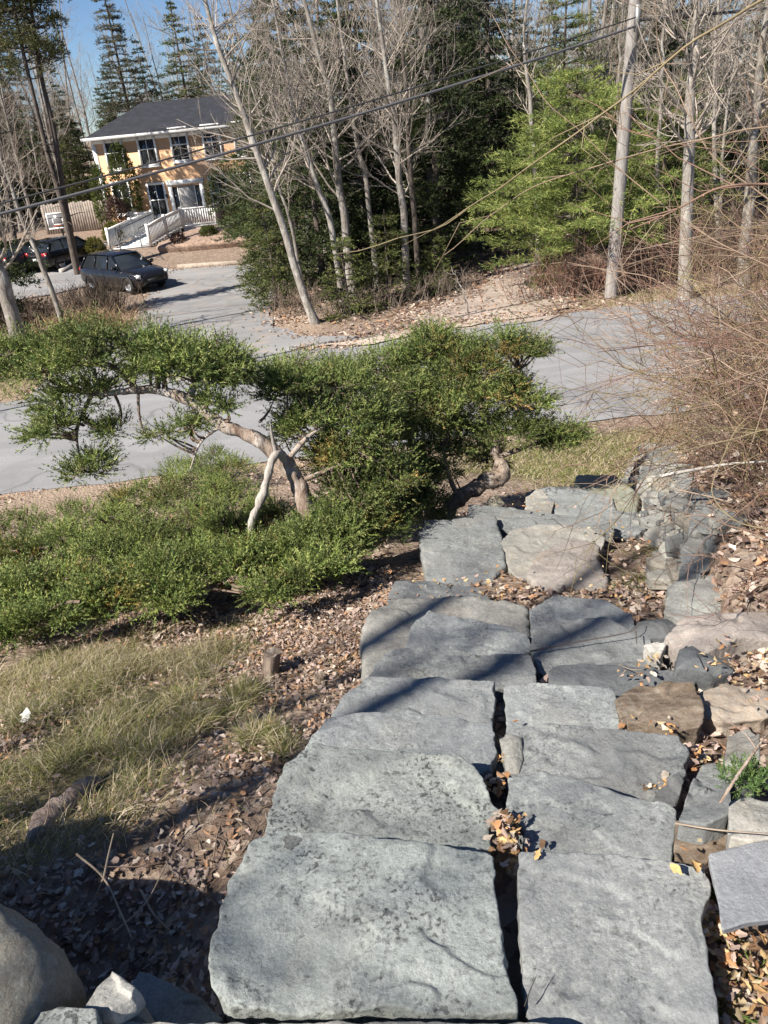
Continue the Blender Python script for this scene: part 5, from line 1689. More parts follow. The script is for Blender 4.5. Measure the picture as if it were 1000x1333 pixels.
conifer(3.2, 0.1, 1.3, 0.05, 14, rt_, CG['fir'], 'olive fir behind the backboard', cloc(105, 300, 57), group=CN)

# woodland filled with copies (each tree its own thing)
protos = []
for s_, (H, r0, nb, first, bl_) in enumerate([(14, 0.12, 30, 0.3, 3.2), (12, 0.09, 26, 0.35, 2.8), (15, 0.14, 30, 0.35, 3.4), (10, 0.07, 24, 0.25, 2.4)]):
    ax = [np.array([0, 0, 0]), np.array([rt_.normal() * 0.2, 0, H * 0.4]), np.array([rt_.normal() * 0.5, rt_.normal() * 0.3, H])]
    o = bare_tree(ax, r0, nb, first, bl_, rt_, [M_BARK, M_BARK_P, M_BARK, M_BARK_P][s_], 'bare tree', group=None, lev=2, sides=8)
    protos.append(o)
cpro = [conifer(12, 0.14, 2.7, 0.05, 30, rt_, CG['spruce'], 'x', (0, 0, 0), l=0.2, w=0.05, sub=10), conifer(10, 0.13, 2.3, 0.15, 24, rt_, CG['spruce'] * 1.3, 'x', (0, 0, 0), l=0.2, w=0.05, sub=10, gap=0.3), conifer(7, 0.1, 1.7, 0.04, 18, rt_, CG['fir'] * 0.85, 'x', (0, 0, 0), l=0.18, w=0.045, sub=10)]
used = set()


def place(pro, x_, y_, sc, label, group):
    loc = (x_, y_, tz(x_, y_) - 0.08)
    rz = rt_.uniform(0, 2 * pi)
    if id(pro) not in used:
        used.add(id(pro))
        pro.location = loc
        pro.rotation_euler = (0, 0, rz)
        pro.scale = (sc,) * 3
        pro['label'] = label
        pro['group'] = group
        return pro
    return dup(pro, loc, rz, sc, label, group)


ZONES = [((300, 560), (26, 34), 16, 'bare grey tree in the woods between driveway and path', 0.25), ((560, 720), (38, 50), 12, 'bare tree in the dark woods at the end of the path', 0.7), ((700, 1030), (27, 36), 22, 'bare grey tree in the woods behind the utility pole', 0.3),
         ((330, 620), (36, 50), 24, 'bare tree deep in the woods behind the driveway clump', 0.4), ((640, 1060), (38, 56), 30, 'bare tree deep in the woods at the right', 0.35), ((-60, 120), (55, 72), 38, 'bare tree in the woods left of the house', 0.35), ((100, 330), (68, 84), 14, 'bare tree in the woods behind the house', 0.2),
         ((300, 1040), (58, 80), 46, 'distant bare tree at the back of the woods', 0.55), ((-60, 330), (84, 110), 34, 'distant bare tree on the rise behind the house', 0.35)]
for (ur, yr, n, lab, cf) in ZONES:
    for i_ in range(n):
        u = ur[0] + (ur[1] - ur[0]) * (i_ + rt_.uniform()) / n
        y_ = rt_.uniform(*yr)
        x_ = at_y(u, 250, y_)[0]
        if in_poly(np.array([x_]), np.array([y_]), path)[0] or in_poly(np.array([x_]), np.array([y_]), drv)[0]:
            continue
        if rt_.uniform() < cf:
            pro = cpro[rt_.integers(0, 3)]
            l2 = lab.replace('bare grey tree', 'evergreen').replace('distant bare tree', 'distant evergreen').replace('bare tree', 'evergreen')
            place(pro, x_, y_, rt_.uniform(0.75, 1.2), l2, 'evergreens in the woods')
        else:
            place(protos[rt_.integers(0, 4)], x_, y_, rt_.uniform(0.8, 1.15), lab, 'bare trees in the woods')

# trees standing just outside the frame, whose shade falls into it
for (x_, y_, k_, sc, lab) in [(-15.2, 22.5, 2, 0.95, 'evergreen outside the left frame edge beyond the road'), (-17.5, 25.0, 0, 0.75, 'taller evergreen outside the left frame edge beyond the road')]:
    place(cpro[k_], x_, y_, sc, lab, 'evergreens in the woods')
for (x_, y_, k_, sc, lab) in [(-16.0, 22.0, 1, 0.8, 'bare tree outside the left frame edge beyond the road'), (-6.4, -1.5, 0, 0.85, 'bare tree standing behind the photographer on the slope'), (-6.3, -2.5, 2, 0.8, 'second bare tree standing behind the photographer on the slope')]:
    place(protos[k_], x_, y_, sc, lab, 'bare trees in the woods')

# ------------------------------------------------------------------ roadside shrubs across the road
def twig_shrub(loc, n, L, spread, col, label, rng, r=0.012, group='leafless roadside shrubs'):
    root = thing('bare_shrub', loc, label, 'shrub', group)
    mb = MB()
    for _ in range(n):
        a = rng.uniform(0, 2 * pi)
        q = np.array([rng.normal() * spread[0], rng.normal() * spread[1], 0])
        grow(mb, q, norm(np.array([cos(a) * 0.35, sin(a) * 0.35, 1])), L * rng.uniform(0.6, 1.2), r, 1, rng, np.asarray(col) * rng.uniform(0.75, 1.25), 0.03)
    mb.build('stems', M_TWIG, root)
    return root


for (u, v, n, L, sx, sy, col, lab) in [(735, 385, 90, 1.1, 0.9, 0.3, (0.27, 0.155, 0.115), 'reddish brown leafless shrub at the road edge under the bright pine'), (830, 372, 110, 1.4, 0.9, 0.4, (0.21, 0.13, 0.10), 'dark reddish leafless shrub just right of the utility pole'),
                                       (925, 355, 130, 1.6, 1.1, 0.5, (0.25, 0.17, 0.12), 'brown thicket at the road edge below the thick pale tree'), (1000, 350, 110, 1.7, 0.9, 0.5, (0.27, 0.2, 0.14), 'brown thicket at the right end of the road'), (390, 405, 50, 0.8, 0.5, 0.3, (0.22, 0.17, 0.13), 'scrubby twigs at the foot of the lone grey tree'), (470, 405, 80, 0.7, 0.9, 0.3, (0.2, 0.16, 0.13), 'scrubby twigs under the small firs'), (575, 388, 40, 0.7, .5, .3, (0.2, 0.16, 0.13), 'scrubby twigs along the left side of the path')]:
    c_ = at_z(u, v, -3.1)
    twig_shrub((c_[0], c_[1], tz(c_[0], c_[1])), n, L, (sx, sy), col, lab, rt_)
c_ = on_ground(128, 412)
twig_shrub((c_[0], c_[1], c_[2]), 200, 1.1, (0.55, 0.4), (0.10, 0.08, 0.06), 'dark twiggy hedge in front of the black car', rt_, 0.014)
c_ = on_ground(60, 424)
twig_shrub((c_[0], c_[1], tz(c_[0], c_[1])), 150, 0.9, (1.0, 0.5), (0.15, 0.11, 0.08), 'dark scrub left of the driveway mouth', rt_, 0.014)

# ------------------------------------------------------------------ utility pole and cables
pb = at_z(795, 388, -3.12)
pt = at_y(826, 10, pb[1])
d_ = (pt - pb) / (pt[2] - pb[2])
root = thing('utility_pole', pb, 'weathered grey wooden utility pole at the far road edge', 'utility pole')
pm = MB()
H = 8.2
pm.tube(np.array([d_ * (H * t) + [0, 0, -0.1 * (t == 0)] for t in np.linspace(0, 1, 14)]), np.linspace(0.165, 0.125, 14), 18, cap=True)
pm.build('pole', M_POLE, root, smooth=True)
cp = MB()
zc = at_y(824, 35, pb[1])[2] - pb[2]
base_ = d_ * zc
for dz in (0.0, 0.28):
    cp.tube(np.array([base_ + d_ * dz + [0, -0.14, 0], base_ + d_ * dz + [0, -0.3, 0]]), [0.03, 0.025], 8, cap=True)
cp.box((base_[0] - 0.05, base_[1] - 0.34, base_[2] - 0.12), (base_[0] + 0.05, base_[1] - 0.22, base_[2] + 0.4))
cp.build('cable_bracket', plain('galvanised steel', (0.3, 0.3, 0.3), 0.5, 0.6), root)
cable_m = plain('black cable', (0.03, 0.03, 0.032), 0.6)
cable_g = plain('grey cable', (0.075, 0.075, 0.08), 0.6)
P0 = pb + base_ + [0, -0.3, 0]
E1 = at_y(0, 262, 15.0)


def cable(a, b_, r, sag, mtl, label, kinks=0, name='cable'):
    t = np.linspace(0, 1, 80)[:, None]
    pts = a * (1 - t) + b_ * t + np.array([0, 0, -1.0]) * sag * 4 * t * (1 - t)
    mb = MB()
    mb.tube(pts, r, 8)
    return tag(mb.build(name, mtl, smooth=True), label, 'cable', 'overhead cables')


far1 = P0 + (E1 - P0) * 2.0
far1[2] += 0.5
mid_sag = 0.5
for (dz, r, mtl, lab, sg) in [(0.17, 0.015, cable_m, 'thin upper black overhead cable', 0.42), (0.0, 0.027, cable_g, 'thicker lower grey overhead cable running beneath the thin black one', 0.45)]:
    cable(P0 + [0, 0, dz], far1 + [0, 0, dz * 0.6], r, sg, mtl, lab)
rgt = P0 + np.array([14.0, 0.8, 0.9])
cable(P0 + [0, 0, 0.1], rgt, 0.03, 0.25, cable_m, 'overhead cable continuing right of the pole')
sl = MB()
t0 = P0 + (rgt - P0) * 0.035 + [0, 0, 0.07]
t1 = P0 + (rgt - P0) * 0.1 + [0, 0, 0.03]
sl.tube(np.array([t0, t0 * 0.9 + t1 * 0.1, t0 * 0.1 + t1 * 0.9, t1]), [0.03, 0.075, 0.075, 0.03], 10, cap=True)
tag(sl.build('cable_splice', cable_m, smooth=True), 'black splice case hanging on the cable beside the pole top', 'splice case')

# ------------------------------------------------------------------ house
HY = 50.0


def hx(u, v, y=HY):
    return at_y(u, v, y)


x0 = hx(124, 200)[0]
x1 = x0 + 11.8
ez = hx(122, 180)[2]
gz = -3.5
dep = 8.0
siding, nt, b = mat('orange clapboard')
co = coord(nt)
c = ramp(nt, noise(nt, coord(nt, 'pos', (0.6, 0.6, 6)), 1.5, 4), [(0.3, (0.57, 0.325, 0.165)), (0.7, (0.67, 0.41, 0.23))])
nt.links.new(c, b.inputs['Base Color'])
b.inputs['Roughness'].default_value = 0.7
wv = nt.nodes.new('ShaderNodeTexWave')
wv.bands_direction = 'Z'
wv.wave_profile = 'SAW'
wv.inputs['Scale'].default_value = 1.3
nt.links.new(co, wv.inputs['Vector'])
bump(nt, b, wv.outputs['Fac'], 0.6, 0.02)
M_ROOF = plain('dark shingles', (0.016, 0.017, 0.023), 0.85, var=0.5, scale=2.5)
M_GLASS = plain('dark window glass', (0.02, 0.024, 0.028), 0.08, var=0.3, scale=2, spec=0.6)
M_DOOR = plain('grey panelled door', (0.32, 0.31, 0.29), 0.5, scale=4)
root = thing('house', (x0, HY, gz), 'two-storey orange clapboard house with dark hipped roof and white trim', 'house')
L0 = np.array([x0, HY, gz])
hb = MB()
hb.box((0, 0, -0.9), (x1 - x0, dep, ez - gz))
hb.build('wall', siding, root)
W_ = x1 - x0
eh = ez - gz
tb = MB()
for xx in (0.0, W_):
    tb.box((xx - 0.11, -0.025, 0), (xx + 0.11, 0.12, eh - 0.3))
tb.box((-0.05, -0.03, eh - 0.32), (W_ + 0.05, 0.02, eh - 0.02))
tb.build('trim', M_WHITEPAINT, root)
rf = MB()
o_ = 0.4
ins = 3.2
rh = 1.7
v = [(-o_, -o_, eh), (W_ + o_, -o_, eh), (W_ + o_, dep + o_, eh), (-o_, dep + o_, eh), (ins - 0.9, dep / 2, eh + rh), (W_ - ins + 0.9, dep / 2, eh + rh)]
rf.add(v, [[0, 1, 5, 4], [2, 3, 4, 5]])
rf.add(v, [[1, 2, 5], [3, 0, 4]])
rf.add(v, [[3, 2, 1, 0]])
roof = rf.build('roof', M_ROOF, root)
gt = MB()
gt.box((-o_ - 0.03, -o_ - 0.1, eh - 0.13), (W_ + o_ + 0.03, -o_ - 0.005, eh + 0.03))
gt.box((-o_ - 0.1, -o_ - 0.1, eh - 0.13), (-o_ - 0.005, dep + o_, eh + 0.03))
gt.box((-o_, -o_, eh - 0.06), (W_ + o_, -0.035, eh - 0.005))
gt.build('gutter', plain('grey white gutter', (0.46, 0.46, 0.45), 0.6), root)


def window(cx_, cz, w, h, mull=True):
    f = MB()
    t = 0.12
    y0_, y1_ = -0.07, 0.0
    f.box((cx_ - w / 2 - t, y0_, cz - h / 2 - t), (cx_ - w / 2, y1_, cz + h / 2 + t))
    f.box((cx_ + w / 2, y0_, cz - h / 2 - t), (cx_ + w / 2 + t, y1_, cz + h / 2 + t))
    f.box((cx_ - w / 2, y0_, cz + h / 2), (cx_ + w / 2, y1_, cz + h / 2 + t))
    f.box((cx_ - w / 2 - t - .05, y0_ - 0.04, cz - h / 2 - t - 0.06), (cx_ + w / 2 + t + .05, y1_, cz - h / 2 - t - 0.002))
    f.box((cx_ - w / 2, y0_, cz - h / 2 - t), (cx_ + w / 2, y1_, cz - h / 2))
    if mull:
        f.box((cx_ - w / 2, y0_ + 0.01, cz - 0.03), (cx_ + w / 2, y0_ + 0.045, cz + 0.03))
        f.box((cx_ - 0.015, y0_ + 0.012, cz - h / 2), (cx_ + 0.015, y0_ + 0.042, cz + h / 2))
    o = f.build('window', M_WHITEPAINT, root)
    p_ = MB()
    p_.box((cx_ - w / 2, -0.022, cz - h / 2), (cx_ + w / 2, -0.003, cz + h / 2))
    p_.build('pane', M_GLASS, o)


for (u, v) in [(149, 199), (192, 194), (234, 188), (276, 184), (316, 180)]:
    c_ = hx(u, v) - L0
    window(c_[0], c_[2], 0.85, 1.6)
for (u, v) in [(160, 258), (206, 260), (286, 250), (318, 247)]:
    c_ = hx(u, v) - L0
    window(c_[0], c_[2], 0.85, 1.65)
# door with pilasters and pediment
dc = hx(245, 258) - L0
dz0 = hx(247, 288)[2] - gz
dm = MB()
dm.box((dc[0] - 0.48, -0.035, dz0), (dc[0] + 0.48, -0.004, dz0 + 2.0))
door = dm.build('door', M_DOOR, root)
kn = MB()
kn.lathe([(0, -0.07), (0.03, -0.065), (0.035, -0.05), (0.015, -0.04), (0.015, -0.034)], (dc[0] + 0.4, 0, dz0 + 0.95), 10, axis=1)
kn.build('handle', plain('brass', (0.5, 0.4, 0.2), 0.3, 0.8), door)
for s_ in (-1, 1):
    sv_ = MB()
    sv_.box((dc[0] + s_ * 0.66 - 0.14, -0.03, dz0 + 0.1), (dc[0] + s_ * 0.66 + 0.14, -0.004, dz0 + 1.95))
    sv_.build('sidelight', M_GLASS, root)
df = MB()
for s_ in (-1, 1):
    df.box((dc[0] + s_ * 0.93 - 0.11, -0.12, dz0), (dc[0] + s_ * 0.93 + 0.11, -0.003, dz0 + 2.08))
    df.box((dc[0] + s_ * 0.50 - 0.02, -0.06, dz0), (dc[0] + s_ * 0.50 + 0.02, -0.004, dz0 + 2.0))
df.box((dc[0] - 1.1, -0.16, dz0 + 2.09), (dc[0] + 1.1, -0.003, dz0 + 2.34))
df.build('door_surround', M_WHITEPAINT, root)
for s_ in (-1,):
    lm = MB()
    c_ = hx(218, 255) - L0
    lm.lathe([(0.0, -0.1), (0.06, -0.08), (0.09, 0.06), (0.05, 0.1), (0.0, 0.14)], (c_[0], -0.12, c_[2]), 8)
    lm.box((c_[0] - 0.03, -0.1, c_[2] - 0.05), (c_[0] + 0.03, -0.003, c_[2] + 0.05))
    lm.build('wall_lamp', M_RAIL, root)

# porch with steps
pz = dz0 - 0.05
proot = thing('porch', (x0 + dc[0], HY - 1.4, gz), 'white wooden porch and staircase with railings in front of the orange house', 'porch')
off = L0 - np.array([x0 + dc[0], HY - 1.4, gz])


def PM(mb, name, mtl=M_WHITEPAINT):
    mb.v = [v_ + off for v_ in mb.v]
    return mb.build(name, mtl, proot)


def lx(u, v, y):
    return at_y(u, v, y)[0] - x0


def railing(name, a, b_, h=0.95, post=0.13, gap=0.13):
    mb = MB()
    a, b_ = np.asarray(a, float), np.asarray(b_, float)
    up_ = np.array([0, 0, 1.0])
    mb.beam(a + up_ * h, b_ + up_ * h, 0.12, 0.08)
    mb.beam(a + up_ * 0.1, b_ + up_ * 0.1, 0.06, 0.08)
    n = max(2, int(np.linalg.norm(b_ - a) / gap))
    for i_ in range(1, n):
        p_ = a + (b_ - a) * i_ / n
        mb.beam(p_ + up_ * 0.12, p_ + up_ * (h - 0.03), 0.075)
    for p_ in (a, b_):
        mb.beam(p_ - up_ * 0.05, p_ + up_ * (h + 0.12), post)
    return PM(mb, name)


yd = 2.3                                   # deck depth
dx0, dx1 = lx(166, 285, HY - yd), lx(282, 285, HY - yd)
g0, g1 = lx(199, 285, HY - yd), lx(236, 285, HY - yd)
dk = MB()
dk.box((dx0, -yd, pz - 0.1), (dx1, -0.17, pz))
PM(dk, 'deck')
sk_ = MB()
sk_.box((g1 + 0.02, -yd + 0.02, -0.8), (dx1 - 0.02, -yd + 0.09, pz - 0.11))
sk_.box((dx1 - 0.1, -yd + 0.088, -0.8), (dx1 - 0.02, -0.17, pz - 0.11))
PM(sk_, 'skirt')
sk_ = MB()
sk_.box((dx0 + 0.02, -yd + 0.02, -0.8), (g0 - 0.02, -yd + 0.09, pz - 0.11))
PM(sk_, 'skirt')
railing('railing', (g1 + 0.05, -yd + 0.1, pz), (dx1 - 0.06, -yd + 0.1, pz))
railing('railing', (dx1 - 0.06, -yd + 0.24, pz), (dx1 - 0.06, -0.25, pz))
railing('railing', (dx0 + 0.06, -yd + 0.1, pz), (g0 - 0.05, -yd + 0.1, pz))
railing('railing', (dx0 + 0.06, -yd + 0.24, pz), (dx0 + 0.06, -0.25, pz))
# broad flight swinging to the left towards the driveway, with a landing half way
st = MB()
nst = 12
yb_ = 44.2
gb_ = tz(-8, yb_) - gz
w_ = g1 - g0
for i_ in range(nst):
    t0_, t1_ = i_ / nst, (i_ + 1) / nst
    zt_ = pz + (gb_ - pz) * (i_ + 1) / (nst + 1)
    yy0, yy1 = -yd - (HY - yd - yb_) * t0_, -yd - (HY - yd - yb_) * t1_
    sh = -1.45 * t1_
    wd = 0.25 * t1_
    st.box((g0 + sh - wd, yy1, zt_ - 0.9), (g1 + sh + wd, yy0 - 0.003, zt_))
    st.box((g0 + sh - wd - 0.02, yy1 - 0.03, zt_ + 0.002), (g1 + sh + wd + 0.02, yy0 - 0.006, zt_ + 0.045))
PM(st, 'stairs')
for (xa, dd) in ((g0 - 0.02, -0.25), (g1 + 0.02, 0.25)):
    mid = np.array([xa - 0.72 + dd * .5, -yd - (HY - yd - yb_) * 0.5, pz + (gb_ - pz) * 0.5 + 0.1])
    railing('railing', (xa, -yd - 0.1, pz), mid + [0, 0.08, 0])
    railing('railing', mid - [0, 0.08, 0], (xa - 1.45 + dd, -yd - (HY - yd - yb_), gb_ + 0.12))
for xa in (g0 + 0.25, g1 - 0.2):
    hr = MB()
    hr.tube(np.array([(xa, -yd + 0.1, pz + 0.05), (xa, -yd, pz + 0.95), (xa - 0.1, -yd - 0.3, pz + 0.9), (xa - 1.45, -yd - (HY - yd - yb_), gb_ + 1.0), (xa - 1.45, -yd - (HY - yd - yb_) - 0.02, gb_ + 0.05)]), 0.03, 6)
    PM(hr, 'handrail', M_RAIL)

# shrubs and beds by the house
rs = np.random.default_rng(51)


def leafy(name, loc, rad, n, cols, label, group=None, l=0.12, w=0.045, K=8, stem=True):
    root = thing(name, loc, label, 'shrub', group)
    mb = MB()
    p_, ax = shell((0, 0, rad[2] * 0.98), rad, n, rs, up=0.4, inner=0.6)
    needles(mb, p_, ax, K, 0.15, l, w, 0.6, rs, cols[rs.integers(0, len(cols), len(p_))] * rs.uniform(0.7, 1.2, (len(p_), 1)))
    mb.build('foliage', M_NEEDLE, root)
    sm = MB()
    for _ in range(6):
        a = rs.uniform(0, 2 * pi)
        sm.tube(np.array([[0, 0, -0.05], [cos(a) * rad[0] * 0.3, sin(a) * rad[1] * 0.3, rad[2] * 0.7], [cos(a) * rad[0] * 0.6, sin(a) * rad[1] * 0.6, rad[2] * 1.4]]), [0.04, 0.025, 0.01], 5)
    sm.build('stems', M_BARK_D, root)
    return root


YG = np.array([(0.17, 0.16, 0.035), (0.21, 0.19, 0.045), (0.13, 0.135, 0.03)])
BX = np.array([(0.09, 0.115, 0.028), (0.12, 0.14, 0.035), (0.06, 0.08, 0.022)])
RB = np.array([(0.13, 0.075, 0.06), (0.17, 0.10, 0.08), (0.09, 0.055, 0.045)])


def sl_(u, v, y):
    c_ = at_y(u, v, y)
    return (c_[0], y, min(c_[2], 0))


SH = 'garden shrubs by the house'
zb = lambda x_, y_: tz(x_, y_)


def gl(u, y):
    x_ = at_y(u, 300, y)[0]
    return (x_, y, tz(x_, y) + 0.02)


leafy('cedar', gl(143, 48.4), (0.5, 0.5, 2.0), 900, BX * 1.15, 'tall narrow cedar column at the left corner of the house', SH, 0.16, 0.05)
leafy('cedar', gl(176, 49.0), (0.75, 0.6, 2.5), 1200, BX, 'broad dark cedar against the house wall between windows', SH, 0.16, 0.05)
leafy('shrub', gl(157, 47.6), (0.6, 0.5, 1.15), 600, RB, 'purple-brown shrub between the two cedars', SH)
leafy('shrub', gl(146, 45.2), (0.5, 0.5, 0.6), 500, YG, 'yellow-green shrub beside the white stairs', SH)
leafy('shrub', gl(118, 43.0), (0.45, 0.45, 0.5), 450, YG * 0.9, 'low yellow-green shrub above the left kerb', SH)
leafy('shrub', gl(271, 43.8), (0.42, 0.42, 0.42), 500, BX, 'clipped round shrub in the mulch bed right of the porch', SH)
leafy('shrub', gl(322, 43.2), (0.42, 0.42, 0.42), 450, BX * 1.1, 'round shrub at the right end of the mulch bed', SH)
leafy('shrub', gl(300, 47.5), (1.1, 0.8, 1.7), 1300, CG['spruce'] * 1.2, 'big dark evergreen shrub right of the front door', SH)
leafy('shrub', gl(230, 43.2), (0.35, 0.3, 0.4), 300, RB * 0.6, 'dark dead shrub at the foot of the white stairs', SH)
# mulch bed mound right of the porch and kerbs
bd = MB()
c0 = at_y(292, 320, 45.2)
out = np.array([(-3.2, -2.4), (0, -2.7), (3.3, -2.6), (3.6, 0), (3.4, 3), (-3.2, 3), (-3.4, 0)]) + c0[:2]
stone_mesh(bd, out, tz(c0[0], c0[1]) + 0.02, 0.5, r=0.12, dome=0.45, n=80, rings=8, seed=900)
o = bd.build('garden_bed', plain('mulch', (0.25, 0.175, 0.13), 0.95, var=0.45, scale=6, bmp=0.05), smooth=True)
o['kind'] = 'structure'
kb = MB()
kb.beam(on_ground(232, 350) + [0, 0, .08], on_ground(345, 342) + [0, 0, .08], 0.16, 0.25)
tag(kb.build('timber_edging', plain('weathered timber', (0.3, 0.25, 0.2), 0.9, var=0.3, scale=6)), 'long weathered timber edging the mulch bed', 'edging')
kb = MB()
q = [on_ground(*p_) + [0, 0, .08] for p_ in [(80, 356), (112, 336), (135, 333)]]
kb.beam(q[0], q[1], 0.2, 0.25)
kb.beam(q[1], q[2], 0.2, 0.248)
tag(kb.build('kerb', plain('concrete kerb', (0.42, 0.38, 0.33), 0.9, var=0.2, scale=5)), 'pale concrete kerb turning round the left garden bed', 'kerb')
# fence
fa, fb_ = at_y(66, 318, 54), at_y(140, 310, 54)
froot = thing('fence', (fa[0], 54, tz(fa[0], 54)), 'weathered grey board fence left of the house', 'fence')
fm = MB()
Lf = fb_[0] - fa[0] + 0.5
nbd = int(Lf / 0.16)
for i_ in range(nbd):
    fm.box((i_ * 0.16, 0, -0.1), (i_ * 0.16 + 0.145, 0.03, 1.8 + 0.04 * sin(i_ * 2.1)))
fm.build('boards', plain('grey fence wood', (0.23, 0.2, 0.17), 0.9, var=0.35, scale=3), froot)
fp = MB()
for i_ in range(4):
    fp.box((i_ * Lf / 3 - 0.06, 0.035, -0.2), (i_ * Lf / 3 + 0.06, 0.15, 1.65))
for zz in (0.35, 1.25):
    fp.box((-0.05, 0.032, zz), (Lf, 0.08, zz + 0.09))
fp.build('posts', plain('fence post wood', (0.2, 0.17, 0.14), 0.9, var=0.3, scale=3), froot)
# basketball hoop
hc = at_y(73, 288, 47)
hroot = thing('basketball_hoop', (hc[0], 47.3, tz(hc[0], 47)), 'basketball hoop with white outlined backboard behind the parked cars', 'basketball hoop')
hz = hc[2] - tz(hc[0], 47)
hp = MB()
hp.tube(np.array([(0, 0.3, 0), (0, 0.3, hz - 0.5), (0, 0.04, hz - 0.1)]), 0.05, 10)
hp.build('pole', M_RAIL, hroot, smooth=True)
bw, bh = 1.2, 0.85
bb = MB()
bb.box((-bw / 2, 0, hz - bh / 2), (bw / 2, 0.03, hz + bh / 2))
bd_ = bb.build('backboard', plain('smoky acrylic', (0.16, 0.16, 0.17), 0.2), hroot)
fr = MB()
t = 0.07
for (a0, a1, z0_, z1_) in [(-bw / 2, bw / 2, hz + bh / 2 - t, hz + bh / 2 + .01), (-bw / 2, bw / 2, hz - bh / 2 - .01, hz - bh / 2 + t), (-bw / 2 - .01, -bw / 2 + t, hz - bh / 2 + t, hz + bh / 2 - t), (bw / 2 - t, bw / 2 + .01, hz - bh / 2 + t, hz + bh / 2 - t),
                           (-0.3, 0.3, hz + 0.1, hz + 0.15), (-0.3, -0.25, hz - 0.22, hz + 0.1), (0.25, 0.3, hz - 0.22, hz + 0.1), (-.25, .25, hz - .22, hz - .17)]:
    fr.box((a0, -0.012, z0_), (a1, -0.001, z1_))
fr.build('white_outline', M_WHITEPAINT, bd_)
rm = MB()
an = np.linspace(0, 2 * pi, 25)
rm.tube(np.stack([0.22 * np.cos(an), -0.27 + 0.22 * np.sin(an), np.full(25, hz - 0.24)], -1), 0.014, 6)
rm.build('rim', plain('orange rim', (0.5, 0.12, 0.04), 0.5), hroot)

# ------------------------------------------------------------------ cars
M_TYRE = plain('tyre rubber', (0.02, 0.02, 0.02), 0.9)
M_RIM = plain('alloy rim', (0.45, 0.45, 0.46), 0.35, 0.7)
M_LAMP = plain('clear lamp lens', (0.6, 0.62, 0.65), 0.1, var=0.1, spec=0.8)
M_TAIL = plain('red lamp lens', (0.35, 0.02, 0.02), 0.2)
M_PLATE = plain('licence plate', (0.6, 0.6, 0.58), 0.5, var=0.05)
M_TRIMB = plain('black plastic trim', (0.02, 0.02, 0.021), 0.7)


